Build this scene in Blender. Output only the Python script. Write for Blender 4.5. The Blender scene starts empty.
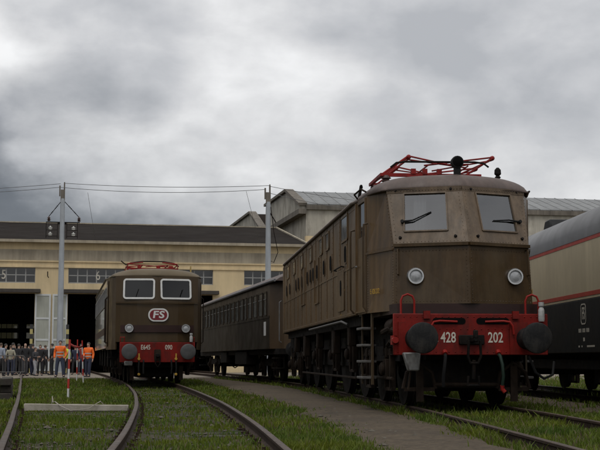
import bpy, bmesh, math, random
import numpy as np
from mathutils import Vector, Matrix
random.seed(7); rng = np.random.default_rng(7)
R = math.radians
scn = bpy.context.scene
col = scn.collection

# ------------------------------------------------------------------ camera
cam_d = bpy.data.cameras.new('camera'); cam = bpy.data.objects.new('camera', cam_d); col.objects.link(cam)
cam_d.sensor_width = 36.0; cam_d.lens = 36.0 * 1230 / 600
cam_d.clip_start = 0.1; cam_d.clip_end = 3000
CAMZ = 0.89
cam.location = (0, 0, CAMZ)
cam.rotation_euler = (R(90 + 6.22), 0, 0)
scn.camera = cam

# ------------------------------------------------------------------ sky + sun
SUN_EL, SUN_AZ = 62, 197          # azimuth measured clockwise from +Y: behind the camera, a little to its left
world = bpy.data.worlds.new('World'); scn.world = world; world.use_nodes = True
wn = world.node_tree; wn.nodes.clear()
def wnode(t, **k):
    n = wn.nodes.new(t)
    for a, b in k.items(): setattr(n, a, b)
    return n
def wl(a, b): wn.links.new(a, b)
def wmath(op, a, b=None, clamp=False):
    n = wnode('ShaderNodeMath', operation=op, use_clamp=clamp)
    for i, x in enumerate((a, b)):
        if x is None: continue
        if isinstance(x, (int, float)): n.inputs[i].default_value = x
        else: wl(x, n.inputs[i])
    return n.outputs[0]
tc = wnode('ShaderNodeTexCoord')
sep = wnode('ShaderNodeSeparateXYZ'); wl(tc.outputs['Generated'], sep.inputs[0])
def wnoise(scale_vec, loc, scale, detail, rough, dist=0.0):
    mp = wnode('ShaderNodeMapping'); mp.inputs['Scale'].default_value = scale_vec; mp.inputs['Location'].default_value = loc
    wl(tc.outputs['Generated'], mp.inputs[0])
    n = wnode('ShaderNodeTexNoise'); n.inputs['Scale'].default_value = scale; n.inputs['Detail'].default_value = detail
    n.inputs['Roughness'].default_value = rough; n.inputs['Distortion'].default_value = dist
    wl(mp.outputs[0], n.inputs['Vector']); return n.outputs['Fac']
big = wnoise((1, 1, 1.9), (3.413, 3.203, 5.336), 5.2, 2.5, .45, .2)
mid = wnoise((1, 1, 1.7), (1.55, 5.48, 8.62), 15, 9, .54, .15)
fac = wmath('ADD', wmath('MULTIPLY', big, .75), wmath('MULTIPLY', mid, .33))
ramp = wnode('ShaderNodeValToRGB'); cr = ramp.color_ramp
cr.elements[0].position = .40; cr.elements[0].color = (.43, .44, .46, 1)
cr.elements[1].position = .70; cr.elements[1].color = (.90, .90, .90, 1)
e = cr.elements.new(.50); e.color = (.55, .555, .57, 1)
e = cr.elements.new(.58); e.color = (.68, .68, .685, 1)
wl(fac, ramp.inputs[0])
zc = wmath('MAXIMUM', sep.outputs['Z'], 0.0)
gain0 = wmath('ADD', wmath('MULTIPLY', zc, .40), 1.0)     # overcast sky: brighter towards the zenith
# a dark bank of cloud low on the left
xl = wmath('MAXIMUM', sep.outputs['X'], -.45)
bank = wmath('ADD', wmath('ADD', zc, wmath('MULTIPLY', xl, .52)), wmath('MULTIPLY', wmath('SUBTRACT', fac, .54), .22))
br = wnode('ShaderNodeValToRGB'); be = br.color_ramp.elements
be[0].position = .018; be[0].color = (.21, .225, .25, 1); be[1].position = .16; be[1].color = (1, 1, 1, 1)
for p_, c_ in ((.042, (.40, .415, .44)), (.062, (.64, .65, .67)), (.10, (.84, .845, .85))):
    q_ = be.new(p_); q_.color = (*c_, 1)
wl(bank, br.inputs[0])
gain = gain0
cl = wnode('ShaderNodeVectorMath', operation='SCALE'); mulb = wnode('ShaderNodeVectorMath', operation='MULTIPLY'); wl(ramp.outputs[0], mulb.inputs[0]); wl(br.outputs[0], mulb.inputs[1]); wl(mulb.outputs[0], cl.inputs[0]); wl(gain, cl.inputs['Scale'])
skyt = wnode('ShaderNodeTexSky', sky_type='NISHITA'); skyt.sun_disc = False
skyt.sun_elevation = R(SUN_EL); skyt.sun_rotation = R(SUN_AZ)
bg1 = wnode('ShaderNodeBackground'); bg1.inputs[1].default_value = .10; wl(skyt.outputs[0], bg1.inputs[0])
bg2 = wnode('ShaderNodeBackground'); bg2.inputs[1].default_value = 1.0; wl(cl.outputs[0], bg2.inputs[0])
mx = wnode('ShaderNodeMixShader'); mx.inputs[0].default_value = .93   # cloud cover
wl(bg1.outputs[0], mx.inputs[1]); wl(bg2.outputs[0], mx.inputs[2])
wo = wnode('ShaderNodeOutputWorld'); wl(mx.outputs[0], wo.inputs[0])
sd = bpy.data.lights.new('sun', 'SUN'); sd.energy = 1.0; sd.angle = R(24); sd.color = (1, .965, .91)
sun = bpy.data.objects.new('sun', sd); col.objects.link(sun)
_az = R(SUN_AZ); _el = R(SUN_EL)
_dir = Vector((math.sin(_az) * math.cos(_el), math.cos(_az) * math.cos(_el), math.sin(_el)))
sun.rotation_euler = (-_dir).to_track_quat('-Z', 'Y').to_euler(); sun.location = (0, 0, 60)
vs = scn.view_settings; vs.view_transform = 'Standard'; vs.look = 'None'; vs.exposure = 0; vs.gamma = 1
vs.use_curve_mapping = False
scn.cycles.max_bounces = 6

# ------------------------------------------------------------------ materials
MATS = {}
def mat(name, rgb, rough=.6, metal=0.0, var=.18, scale=3.0, streak=0.0, bump=0.0, bscale=40.0, dirt=None, dirt_amt=0.0, dscale=1.5, spec=.5, rnd=0.0, coat=0.0):
    """procedural paint / stone / wood: mottled colour, vertical streaks, dirt stains, fine relief"""
    m = bpy.data.materials.new(name); m.use_nodes = True; nt = m.node_tree; N = nt.nodes; L = nt.links
    b = N['Principled BSDF']; b.inputs['Roughness'].default_value = rough; b.inputs['Metallic'].default_value = metal
    b.inputs['Specular IOR Level'].default_value = spec
    b.inputs['Coat Weight'].default_value = coat
    geo = N.new('ShaderNodeTexCoord')
    def noise(sc, vec=(1, 1, 1), det=5, ro=.55):
        mp = N.new('ShaderNodeMapping'); mp.inputs['Scale'].default_value = vec; L.new(geo.outputs['Object'], mp.inputs[0])
        n = N.new('ShaderNodeTexNoise'); n.inputs['Scale'].default_value = sc; n.inputs['Detail'].default_value = det; n.inputs['Roughness'].default_value = ro
        L.new(mp.outputs[0], n.inputs['Vector']); return n.outputs['Fac']
    def mrange(x, a, bb, c, d):
        n = N.new('ShaderNodeMapRange'); L.new(x, n.inputs[0])
        for i, q in enumerate((a, bb, c, d)): n.inputs[i + 1].default_value = q
        return n.outputs[0]
    f = mrange(noise(scale), .3, .7, 1 - var, 1 + var)
    if streak:
        s = mrange(noise(scale * 2.2, (2.0, 2.0, .16)), .35, .7, 1 - streak, 1 + streak * .5)
        mm = N.new('ShaderNodeMath'); mm.operation = 'MULTIPLY'; L.new(f, mm.inputs[0]); L.new(s, mm.inputs[1]); f = mm.outputs[0]
        s = mrange(noise(scale * 8, (2.5, 2.5, .10), 6, .65), .42, .72, 1 + streak * .25, 1 - streak * .75)      # fine runs of grime
        mm = N.new('ShaderNodeMath'); mm.operation = 'MULTIPLY'; L.new(f, mm.inputs[0]); L.new(s, mm.inputs[1]); f = mm.outputs[0]
    if rnd:
        oi = N.new('ShaderNodeObjectInfo'); r = mrange(oi.outputs['Random'], 0, 1, 1 - rnd, 1 + rnd)
        mm = N.new('ShaderNodeMath'); mm.operation = 'MULTIPLY'; L.new(f, mm.inputs[0]); L.new(r, mm.inputs[1]); f = mm.outputs[0]
    vm = N.new('ShaderNodeVectorMath'); vm.operation = 'SCALE'; vm.inputs[0].default_value = rgb; L.new(f, vm.inputs['Scale'])
    out = vm.outputs[0]
    if dirt:
        d = mrange(noise(dscale, (1, 1, .45), 7, .65), .47, .68, 0, dirt_amt)
        mi = N.new('ShaderNodeMix'); mi.data_type = 'RGBA'; L.new(d, mi.inputs[0]); L.new(out, mi.inputs[6]); mi.inputs[7].default_value = (*dirt, 1)
        out = mi.outputs[2]
    L.new(out, b.inputs['Base Color'])
    rr = mrange(noise(scale * 1.7), .3, .7, max(.03, rough - .1), min(1, rough + .1)); L.new(rr, b.inputs['Roughness'])
    if bump:
        bp = N.new('ShaderNodeBump'); bp.inputs['Strength'].default_value = bump; bp.inputs['Distance'].default_value = .02
        L.new(noise(bscale, (1, 1, 1), 4), bp.inputs['Height']); L.new(bp.outputs[0], b.inputs['Normal'])
    MATS[name] = m; return m
def glass(name, tint, reflect, rough=.03):
    m = bpy.data.materials.new(name); m.use_nodes = True; nt = m.node_tree; N = nt.nodes; L = nt.links; N.remove(N['Principled BSDF'])
    t = N.new('ShaderNodeBsdfTransparent'); t.inputs[0].default_value = (*tint, 1)
    g = N.new('ShaderNodeBsdfGlossy'); g.inputs['Roughness'].default_value = rough
    lw = N.new('ShaderNodeLayerWeight'); lw.inputs[0].default_value = .5
    pw_ = N.new('ShaderNodeMath'); pw_.operation = 'POWER'; L.new(lw.outputs['Facing'], pw_.inputs[0]); pw_.inputs[1].default_value = 4
    a = N.new('ShaderNodeMath'); a.operation = 'ADD'; a.use_clamp = True; L.new(pw_.outputs[0], a.inputs[0]); a.inputs[1].default_value = reflect + .05
    x = N.new('ShaderNodeMixShader'); L.new(a.outputs[0], x.inputs[0]); L.new(t.outputs[0], x.inputs[1]); L.new(g.outputs[0], x.inputs[2])
    L.new(x.outputs[0], N['Material Output'].inputs[0]); MATS[name] = m; return m
RUST = (.10, .055, .03); SOOT = (.02, .018, .016)
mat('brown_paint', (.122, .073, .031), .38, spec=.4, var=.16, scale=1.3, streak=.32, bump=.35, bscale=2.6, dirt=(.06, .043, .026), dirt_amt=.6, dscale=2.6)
mat('brown_front_shaded', (.058, .034, .0135), .40, spec=.35, var=.14, scale=1.5, streak=.26, bump=.35, bscale=2.6, dirt=(.10, .078, .048), dirt_amt=.35)  # livery brown darkened in the colour for shade on the upright lower front
mat('brown_plate_lit', (.128, .090, .057), .5, spec=.35, var=.14, scale=2, streak=.28, bump=.25, bscale=4, dirt=(.075, .055, .036), dirt_amt=.5)  # lighter brown stands in for extra sky light on the tilted plate
mat('brown_roof', (.105, .074, .062), .6, var=.22, streak=.2, scale=1.6, bump=.1, bscale=14, dirt=(.06, .045, .04), dirt_amt=.5)
mat('maroon_band', (.028, .012, .010), .5, spec=.3, var=.2, scale=2)
mat('brown_olive', (.052, .033, .0145), .4, spec=.25, var=.1, scale=1.6, streak=.1, bump=.08, bscale=8)
mat('brown_roof_pale', (.115, .088, .052), .6, spec=.3, var=.12, scale=2)
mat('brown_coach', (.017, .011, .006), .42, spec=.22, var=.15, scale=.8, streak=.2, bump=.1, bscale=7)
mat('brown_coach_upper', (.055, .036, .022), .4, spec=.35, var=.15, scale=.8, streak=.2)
mat('coach_end_brown', (.075, .048, .026), .5, var=.15, scale=1)
mat('red_beam', (.165, .0075, .0042), .55, spec=.22, var=.2, scale=4, streak=.12, bump=.1, bscale=30, dirt=(.05, .010, .007), dirt_amt=.75, dscale=5)
mat('red_pipe', (.24, .013, .009), .5, spec=.25, var=.12, scale=6)
mat('red_panto', (.22, .011, .009), .5, spec=.25, var=.2, scale=7, dirt=SOOT, dirt_amt=.6, dscale=6)
mat('black_iron', (.0085, .0075, .007), .75, spec=.12, var=.35, scale=6, bump=.2, bscale=30, dirt=(.04,.026,.017), dirt_amt=.35, dscale=5)
mat('brown_iron', (.020, .0135, .0095), .75, spec=.12, var=.35, scale=5, bump=.2, bscale=30, dirt=(.05, .034, .024), dirt_amt=.5, dscale=4)
mat('buffer_iron', (.011, .011, .0115), .6, spec=.2, var=.4, scale=8, bump=.2, bscale=30, dirt=(.045, .04, .034), dirt_amt=.6, dscale=7)
mat('wheel_rim', (.09, .08, .075), .45, metal=.6, var=.2)
mat('steel_grey', (.20, .20, .20), .45, metal=.3, var=.2, scale=6, dirt=(.1, .09, .08), dirt_amt=.5, dscale=8)
mat('chrome', (.48, .48, .48), .3, metal=1.0, var=.1)
mat('lamp_lens', (.34, .35, .36), .12, var=.2, scale=30, spec=.8)
mat('rubber', (.010, .010, .010), .75, spec=.2, var=.2)
mat('green_hose', (.008, .026, .016), .6, var=.2)
mat('white_paint', (.60, .60, .58), .5, var=.1, scale=8)
mat('off_white_marks', (.50, .47, .40), .6, var=.15, scale=20)
mat('yellow_marks', (.42, .25, .03), .6, var=.25, scale=14)
mat('logo_red', (.16, .006, .012), .45, var=.08)
mat('cab_grey', (.70, .71, .68), .6, var=.08)
mat('cab_dark', (.05, .05, .05), .7, var=.2)
mat('dark_slot', (.005, .005, .005), .9, spec=.05, var=.1)
mat('insulator', (.055, .035, .03), .25, var=.2)
mat('insulator_pale', (.5, .5, .47), .25, var=.1)
glass('windscreen_glass', (.72, .75, .76), .17)
glass('dark_glass', (.10, .11, .14), .0)
mat('coach_pane', (.016, .016, .017), .2, var=.2, scale=3, spec=.4)
glass('grimy_glass', (.30, .28, .20), .0)
glass('dusty_glass', (.10, .10, .10), .03, .12)
mat('cream_paint', (.49, .42, .285), .5, spec=.3, var=.06, scale=.7, streak=.1, bump=.06, bscale=6, dirt=(.27, .22, .15), dirt_amt=.25)
mat('slate_paint', (.014, .0145, .015), .55, spec=.2, var=.15, scale=1, streak=.15, bump=.06, bscale=6)
mat('roof_grey', (.115, .115, .117), .5, var=.12, scale=.7, streak=.1, dirt=(.09, .09, .092), dirt_amt=.4)
mat('red_stripe', (.38, .045, .03), .45, var=.1, scale=2)
mat('ochre_render', (.66, .525, .315), .9, var=.07, scale=.35, streak=.10, bump=.1, bscale=6, dirt=(.46, .37, .23), dirt_amt=.6, dscale=.8)
mat('grey_render', (.39, .34, .255), .9, var=.12, scale=.4, streak=.2, bump=.1, bscale=6, dirt=(.17, .145, .11), dirt_amt=.55, dscale=.7)
mat('concrete_wall', (.44, .41, .345), .9, var=.16, scale=.5, streak=.16, bump=.15, bscale=5, dirt=(.15, .13, .10), dirt_amt=.75, dscale=.9)
mat('roof_edge', (.17, .13, .11), .6, var=.2, scale=3, streak=.2)
mat('cornice', (.16, .14, .115), .9, var=.2, scale=.6, streak=.3)
mat('shed_roof', (.0145, .0105, .008), .95, spec=.1, var=.15, scale=.5, bump=.2, bscale=8, dirt=(.032, .027, .022), dirt_amt=.4, dscale=.3)
mat('zinc_sheet', (.20, .205, .205), .55, metal=.0, var=.12, scale=.5, streak=.2, dirt=(.15, .14, .12), dirt_amt=.5, dscale=.5, rnd=.12)
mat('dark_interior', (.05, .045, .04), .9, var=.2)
mat('lintel', (.05, .042, .035), .8, var=.2)
mat('window_bar', (.30, .30, .29), .7, var=.1)
mat('door_panel', (.36, .37, .32), .7, var=.08, scale=1.5, streak=.1)
mat('door_frame', (.52, .54, .54), .6, var=.08, scale=2)
mat('pole_grey', (.36, .385, .41), .55, metal=.2, var=.1, scale=1.5, streak=.15)
mat('wire', (.11, .11, .115), .6, var=.1)
mat('rail_side', (.036, .021, .014), .8, spec=.2, var=.3, scale=5, bump=.25, bscale=50, dirt=(.035, .026, .02), dirt_amt=.6, dscale=8)
mat('rail_top', (.056, .039, .028), .6, metal=.1, spec=.3, var=.25, scale=6, dirt=(.10, .065, .045), dirt_amt=.6, dscale=5)
mat('sleeper_wood', (.036, .029, .022), .85, var=.3, scale=6, bump=.4, bscale=25, rnd=.25, dirt=(.03, .04, .015), dirt_amt=.5, dscale=4)
mat('concrete_old', (.33, .30, .255), .9, var=.15, scale=3, bump=.3, bscale=30, dirt=(.20, .19, .13), dirt_amt=.6, dscale=5)
mat('stone', (.105, .092, .07), .9, var=.3, scale=8, rnd=.3)
mat('brass', (.42, .30, .10), .4, metal=.6, var=.1)

# ------------------------------------------------------------------ mesh builder
def unit(v): return v.normalized() if v.length > 1e-9 else Vector((0, 0, 1))
class MB:
    def __init__(s): s.v = []; s.f = []
    def add(s, verts, faces):
        o = len(s.v); s.v += [tuple(p) for p in verts]; s.f += [tuple(i + o for i in fc) for fc in faces]; return s
    def box(s, x0, x1, y0, y1, z0, z1):
        return s.add([(x0, y0, z0), (x1, y0, z0), (x1, y1, z0), (x0, y1, z0), (x0, y0, z1), (x1, y0, z1), (x1, y1, z1), (x0, y1, z1)],
                     [(0, 3, 2, 1), (4, 5, 6, 7), (0, 1, 5, 4), (1, 2, 6, 5), (2, 3, 7, 6), (3, 0, 4, 7)])
    def bar(s, p0, p1, w, h, up=(0, 0, 1)):
        p0 = Vector(p0); p1 = Vector(p1); d = unit(p1 - p0); u = Vector(up)
        if abs(d.dot(u)) > .97: u = Vector((0, 1, 0))
        x = unit(d.cross(u)) * w / 2; y = unit(x.cross(d)) * h / 2
        return s.add([p + a * x + b * y for p in (p0, p1) for a, b in ((-1, -1), (1, -1), (1, 1), (-1, 1))],
                     [(0, 1, 2, 3), (7, 6, 5, 4), (0, 4, 5, 1), (1, 5, 6, 2), (2, 6, 7, 3), (3, 7, 4, 0)])
    def tube(s, pts, r, n=8, caps=True):
        pts = [Vector(p) for p in pts]; k = len(pts); rs = r if isinstance(r, (list, tuple)) else [r] * k
        ring = []; pu = None
        for i, p in enumerate(pts):
            d = unit(pts[min(i + 1, k - 1)] - pts[max(i - 1, 0)])
            if pu is None:
                ref = Vector((0, 0, 1)) if abs(d.z) < .9 else Vector((1, 0, 0)); u = unit(ref - d * ref.dot(d))
            else: u = unit(pu - d * pu.dot(d))
            pu = u; w = d.cross(u)
            ring += [p + (u * math.cos(2 * math.pi * j / n) + w * math.sin(2 * math.pi * j / n)) * rs[i] for j in range(n)]
        fc = [(i * n + j, i * n + (j + 1) % n, (i + 1) * n + (j + 1) % n, (i + 1) * n + j) for i in range(k - 1) for j in range(n)]
        if caps: fc += [tuple(range(n - 1, -1, -1)), tuple(range((k - 1) * n, k * n))]
        return s.add(ring, fc)
    def lathe(s, prof, o, axis, n=20):
        o = Vector(o); a = unit(Vector(axis)); ref = Vector((0, 0, 1)) if abs(a.z) < .9 else Vector((1, 0, 0))
        u = unit(ref - a * ref.dot(a)); w = a.cross(u); vs_ = []; k = len(prof)
        for r, h in prof:
            vs_ += [o + a * h + (u * math.cos(2 * math.pi * j / n) + w * math.sin(2 * math.pi * j / n)) * max(r, 1e-4) for j in range(n)]
        fc = [(i * n + j, i * n + (j + 1) % n, (i + 1) * n + (j + 1) % n, (i + 1) * n + j) for i in range(k - 1) for j in range(n)]
        fc += [tuple(range(n - 1, -1, -1)), tuple(range((k - 1) * n, k * n))]
        return s.add(vs_, fc)
    def prism(s, poly, off):
        """closed polygon (3D points) extruded by off"""
        n = len(poly); off = Vector(off); P = [Vector(p) for p in poly]
        return s.add(P + [p + off for p in P], [tuple(range(n - 1, -1, -1)), tuple(range(n, 2 * n))] + [(i, (i + 1) % n, n + (i + 1) % n, n + i) for i in range(n)])
    def panel(s, A, B, C, D, inward, holes=()):
        """thick quad A(bl) B(br) C(tr) D(tl) with one optional rectangular hole (s0,s1,t0,t1)"""
        A, B, C, D = map(Vector, (A, B, C, D)); inw = Vector(inward)
        P = lambda a, b: A * (1 - a) * (1 - b) + B * a * (1 - b) + C * a * b + D * (1 - a) * b
        if not holes: return s.prism([A, B, C, D], inw)
        s0, s1, t0, t1 = holes[:4]; u0, u1 = holes[4:] if len(holes) == 6 else (s0, s1)
        o = [P(0, 0), P(1, 0), P(1, 1), P(0, 1), P(s0, t0), P(s1, t0), P(u1, t1), P(u0, t1)]
        vs_ = o + [p + inw for p in o]
        fc = []
        for k in (0, 8):
            fc += [(k + i, k + (i + 1) % 4, k + 4 + (i + 1) % 4, k + 4 + i) for i in range(4)]
        fc += [(i, 8 + i, 8 + (i + 1) % 4, (i + 1) % 4) for i in range(4)]
        fc += [(4 + i, 4 + (i + 1) % 4, 12 + (i + 1) % 4, 12 + i) for i in range(4)]
        return s.add(vs_, fc)
    def xf(s, M):
        s.v = [tuple(M @ Vector(p)) for p in s.v]; return s
    def mesh(s, name, smooth=True, ang=35):
        me = bpy.data.meshes.new(name); me.from_pydata(s.v, [], s.f)
        bm = bmesh.new(); bm.from_mesh(me); bmesh.ops.recalc_face_normals(bm, faces=bm.faces); bm.to_mesh(me); bm.free()
        if smooth:
            me.polygons.foreach_set('use_smooth', [True] * len(me.polygons)); me.set_sharp_from_angle(angle=R(ang))
        return me
    def build(s, name, m, parent=None, bevel=0, smooth=True, seg=1, loc=None):
        me = s.mesh(name, smooth); me.materials.append(MATS[m] if isinstance(m, str) else m)
        o = bpy.data.objects.new(name, me); col.objects.link(o); o.parent = parent
        if loc: o.location = loc
        if bevel:
            b = o.modifiers.new('bevel', 'BEVEL'); b.width = bevel; b.segments = seg; b.limit_method = 'ANGLE'; b.angle_limit = R(40)
        return o
def inst(src, parent=None, loc=None, rz=None, name=None):
    o = src.copy(); col.objects.link(o); o.parent = parent
    if loc is not None: o.location = loc
    if rz is not None: o.rotation_euler = (0, 0, rz)
    if name: o.name = name
    return o
def copy_tree(o, parent=None):
    c = o.copy(); col.objects.link(c); c.parent = parent
    for ch in list(o.children): copy_tree(ch, c)
    return c
def empty(name, loc, rz=0.0):
    o = bpy.data.objects.new(name, None); o.empty_display_size = .3; col.objects.link(o); o.location = loc; o.rotation_euler = (0, 0, rz); return o
def tag(o, label, cat=None, group=None, kind=None):
    o['label'] = label
    if cat: o['category'] = cat
    if group: o['group'] = group
    if kind: o['kind'] = kind
    return o
def kind(o, k): o['kind'] = k; return o
def text_mb(txt, size, sx=1.0, depth=.004, bold=0.0, shear=0.0):
    c = bpy.data.curves.new('lettering', 'FONT'); c.body = txt; c.size = size; c.align_x = 'CENTER'; c.align_y = 'CENTER'; c.extrude = depth; c.offset = bold; c.shear = shear; c.resolution_u = 3
    o = bpy.data.objects.new('lettering', c); col.objects.link(o); bpy.context.view_layer.update()
    me = bpy.data.meshes.new_from_object(o.evaluated_get(bpy.context.evaluated_depsgraph_get()))
    b = MB(); b.add([(p.co.x * sx, p.co.y, p.co.z) for p in me.vertices], [tuple(f.vertices) for f in me.polygons])
    bpy.data.objects.remove(o); bpy.data.curves.remove(c); bpy.data.meshes.remove(me); return b
def facing(o, right, up):
    """matrix that lays lettering (x right, y up, z out) on a surface"""
    r = unit(Vector(right)); u = Vector(up); u = unit(u - r * u.dot(r)); n = r.cross(u)
    M = Matrix((r, u, n)).transposed().to_4x4(); M.translation = Vector(o); return M
def smooth_curve(pts, deg=3):
    c = np.polyfit([p[0] for p in pts], [p[1] for p in pts], deg, w=[p[2] if len(p) > 2 else 1 for p in pts]); return lambda y: float(np.polyval(c, y))
def catmull(pts):
    ys = [p[0] for p in pts]; xs = [p[1] for p in pts]
    m = [0.0] * len(pts)
    for i in range(len(pts)):
        a = max(i - 1, 0); b = min(i + 1, len(pts) - 1); m[i] = (xs[b] - xs[a]) / (ys[b] - ys[a])
    def f(y):
        i = 0
        while i < len(pts) - 2 and y > ys[i + 1]: i += 1
        h = ys[i + 1] - ys[i]; t = (y - ys[i]) / h
        return (2*t**3 - 3*t*t + 1) * xs[i] + (t**3 - 2*t*t + t) * h * m[i] + (-2*t**3 + 3*t*t) * xs[i + 1] + (t**3 - t*t) * h * m[i + 1]
    return f
RAILZ = .13
YAW = R(11.3)        # the tracks beside the shed and the shed itself
trk_mid = smooth_curve([(2, -.15), (10.3, -.84), (20.5, -1.98), (37, -4.3), (55, -7.7), (80, -12.7), (104, -17.5)])
trk_left = smooth_curve([(2, -1.6), (10.6, -3.22), (20.3, -5.35), (36, -9.0), (79, -18.3), (104, -23.3)])
trk_big = catmull([(2, 3.5), (10.5, 3.14), (18.5, 2.71), (28.5, 1.80), (38.5, .80), (55, -2.3), (80, -7.3), (104, -12.1)])
trk_van = catmull([(2, 7.9), (22.7, 6.92), (45, 5.75), (80, 3.7), (92, 3.0)])

# ------------------------------------------------------------------ ground
def ground_mat():
    m = bpy.data.materials.new('earth_and_moss'); m.use_nodes = True; N = m.node_tree.nodes; L = m.node_tree.links; b = N['Principled BSDF']
    b.inputs['Roughness'].default_value = .95; b.inputs['Specular IOR Level'].default_value = .2
    g = N.new('ShaderNodeTexCoord')
    def noise(sc, det=6, ro=.6):
        n = N.new('ShaderNodeTexNoise'); n.inputs['Scale'].default_value = sc; n.inputs['Detail'].default_value = det; n.inputs['Roughness'].default_value = ro
        L.new(g.outputs['Object'], n.inputs['Vector']); return n.outputs['Fac']
    def ramp(x, *st):
        r = N.new('ShaderNodeValToRGB'); L.new(x, r.inputs[0]); e = r.color_ramp.elements
        e[0].position, e[0].color = st[0]; e[1].position, e[1].color = st[-1]
        for p, c in st[1:-1]:
            q = e.new(p); q.color = c
        return r.outputs[0]
    soil = ramp(noise(9), (.3, (.045, .036, .025, 1)), (.55, (.085, .070, .050, 1)), (.75, (.15, .13, .10, 1)))
    moss = ramp(noise(14), (.3, (.018, .030, .009, 1)), (.7, (.050, .066, .022, 1)))
    k = ramp(noise(1.3, 8, .68), (.40, (0, 0, 0, 1)), (.60, (1, 1, 1, 1)))
    mi = N.new('ShaderNodeMix'); mi.data_type = 'RGBA'; L.new(k, mi.inputs[0]); L.new(soil, mi.inputs[6]); L.new(moss, mi.inputs[7]); L.new(mi.outputs[2], b.inputs['Base Color'])
    bp = N.new('ShaderNodeBump'); bp.inputs['Strength'].default_value = .8; bp.inputs['Distance'].default_value = .04; L.new(noise(28, 8, .7), bp.inputs['Height']); L.new(bp.outputs[0], b.inputs['Normal'])
    MATS['earth'] = m
ground_mat()
def wave(x, y, s=1.0, o=0.0):
    x = x * s + o; y = y * s + 1.7 * o
    return (np.sin(1.1*x + 1.9*np.sin(.7*y)) + np.sin(1.7*y + 1.3*np.sin(.9*x + 2)) + .6*np.sin(3.1*x - 2.3*y + 1) + .5*np.sin(5.3*y + 2.9*x)) / 3.1
xs = np.concatenate([[-400, -150, -60], np.arange(-30, 16, .5), [20, 40, 120, 400]])
ys = np.concatenate([[-60, -10], np.arange(0, 62, .5), np.arange(62, 90, 4), [120, 250, 800]])
XX, YY = np.meshgrid(xs, ys); ZZ = np.where((np.abs(XX) < 30) & (YY < 56) & (YY > 0), .022 * wave(XX, YY, 1.1), 0) - .01
V = np.stack([XX, YY, ZZ], -1).reshape(-1, 3); nx = len(xs); ny = len(ys)
F = [(j*nx+i, j*nx+i+1, (j+1)*nx+i+1, (j+1)*nx+i) for j in range(ny-1) for i in range(nx-1)]
gm = MB(); gm.add(V.tolist(), F); ground = kind(gm.build('ground', 'earth'), 'structure'); tag(ground, 'flat yard ground of mossy earth between the rails')

mat('asphalt', (.097, .076, .053), .95, spec=.2, var=.34, scale=14, bump=.9, bscale=70, dirt=(.055, .046, .037), dirt_amt=.75, dscale=.8)
mat('apron_concrete', (.19, .16, .125), .9, var=.2, scale=.6, bump=.3, bscale=20, dirt=(.11, .09, .068), dirt_amt=.6, dscale=.5)
PL = catmull([(3, 1.35), (12.0, .70), (17.9, .30), (21, .0), (28.8, -1.0), (35.3, -1.95), (60.8, -5.5)])
def PR(y): return trk_big(y) - 1.06 - .012 * max(0, y - 18)
pm = MB(); yy = list(np.arange(3, 57.1, .6)); n = len(yy); vs_ = []
for y in yy:
    jl = .07 * math.sin(3.1 * y) * math.sin(1.3 * y + 1) + random.uniform(-.05, .05); jr = .06 * math.sin(2.7 * y + 2) + random.uniform(-.04, .04)
    a = PL(y) + jl; b = PR(y) + jr
    vs_ += [(a - .10, y, -.03), (a, y, .035), ((a + b) / 2, y, .055), (b, y, .035), (b + .1, y, -.03)]
pm.add(vs_, [(i*5+k, i*5+k+1, (i+1)*5+k+1, (i+1)*5+k) for i in range(n-1) for k in range(4)])
kind(pm.build('asphalt_path', 'asphalt'), 'structure')
am = MB(); bx = lambda L, D: (-12.7 + L*math.cos(YAW) - D*math.sin(YAW), 80 + L*math.sin(YAW) + D*math.cos(YAW))
def slabquad(mb, c, z0, z1): mb.prism([(x, y, z0) for x, y in c], (0, 0, z1 - z0))
slabquad(am, [(-40, 53.5), (-13.2, 56.8), (-13.0, 60), (-4.2, 57), (4.0, 57.5), bx(16, -.2), bx(-30, -.2)], -.03, .012)
kind(am.build('concrete_apron', 'apron_concrete'), 'structure')
pv = MB(); slabquad(pv, [(4.45, 20.5), (5.4, 19.5), (5.6, 24), (4.6, 40), (2.8, 40), (3.6, 28)], -.02, .03)
kind(pv.build('asphalt_strip', 'asphalt'), 'structure')

fy = MB(); slabquad(fy, [(7.5, 52), (60, 52), (60, 88), (9, 88)], -.02, .012)
kind(fy.build('concrete_yard', 'apron_concrete'), 'structure')

# ------------------------------------------------------------------ tracks
def norm2(f, y):
    d = (f(y + .05) - f(y - .05)) / .1; l = math.hypot(d, 1); return (1 / l, -d / l)      # unit vector to the right of the track
def rail_mesh(f, off, y0, y1, step=.5):
    prof = [(-.065, -.14), (.065, -.14), (.065, -.125), (.014, -.105), (.014, -.045), (.033, -.03), (.033, -.006), (.024, 0), (-.024, 0), (-.033, -.006), (-.033, -.03), (-.014, -.045), (-.014, -.105), (-.065, -.125)]
    k = len(prof); vs_ = []; fc = []; mi = []; yy = np.arange(y0, y1 + .01, step)
    for y in yy:
        nxv, nyv = norm2(f, y); x = f(y)
        wob = .003 * math.sin(.8 * y + off * 3); zz = .005 * math.sin(.35 * y + off)
        for a, z in prof: vs_.append((x + nxv * (off + a + wob), y + nyv * (off + a + wob), RAILZ + z + zz))
    for i in range(len(yy) - 1):
        for j in range(k):
            fc.append((i*k+j, i*k+(j+1) % k, (i+1)*k+(j+1) % k, (i+1)*k+j)); mi.append(1 if j in (6, 7, 8) else 0)
    fc.append(tuple(range(k))); mi.append(0)
    me = bpy.data.meshes.new('rail'); me.from_pydata(vs_, [], fc)
    me.materials.append(MATS['rail_side']); me.materials.append(MATS['rail_top']); me.polygons.foreach_set('material_index', mi)
    bm = bmesh.new(); bm.from_mesh(me); bmesh.ops.recalc_face_normals(bm, faces=bm.faces); bm.to_mesh(me); bm.free()
    return me
slp = MB()
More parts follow.
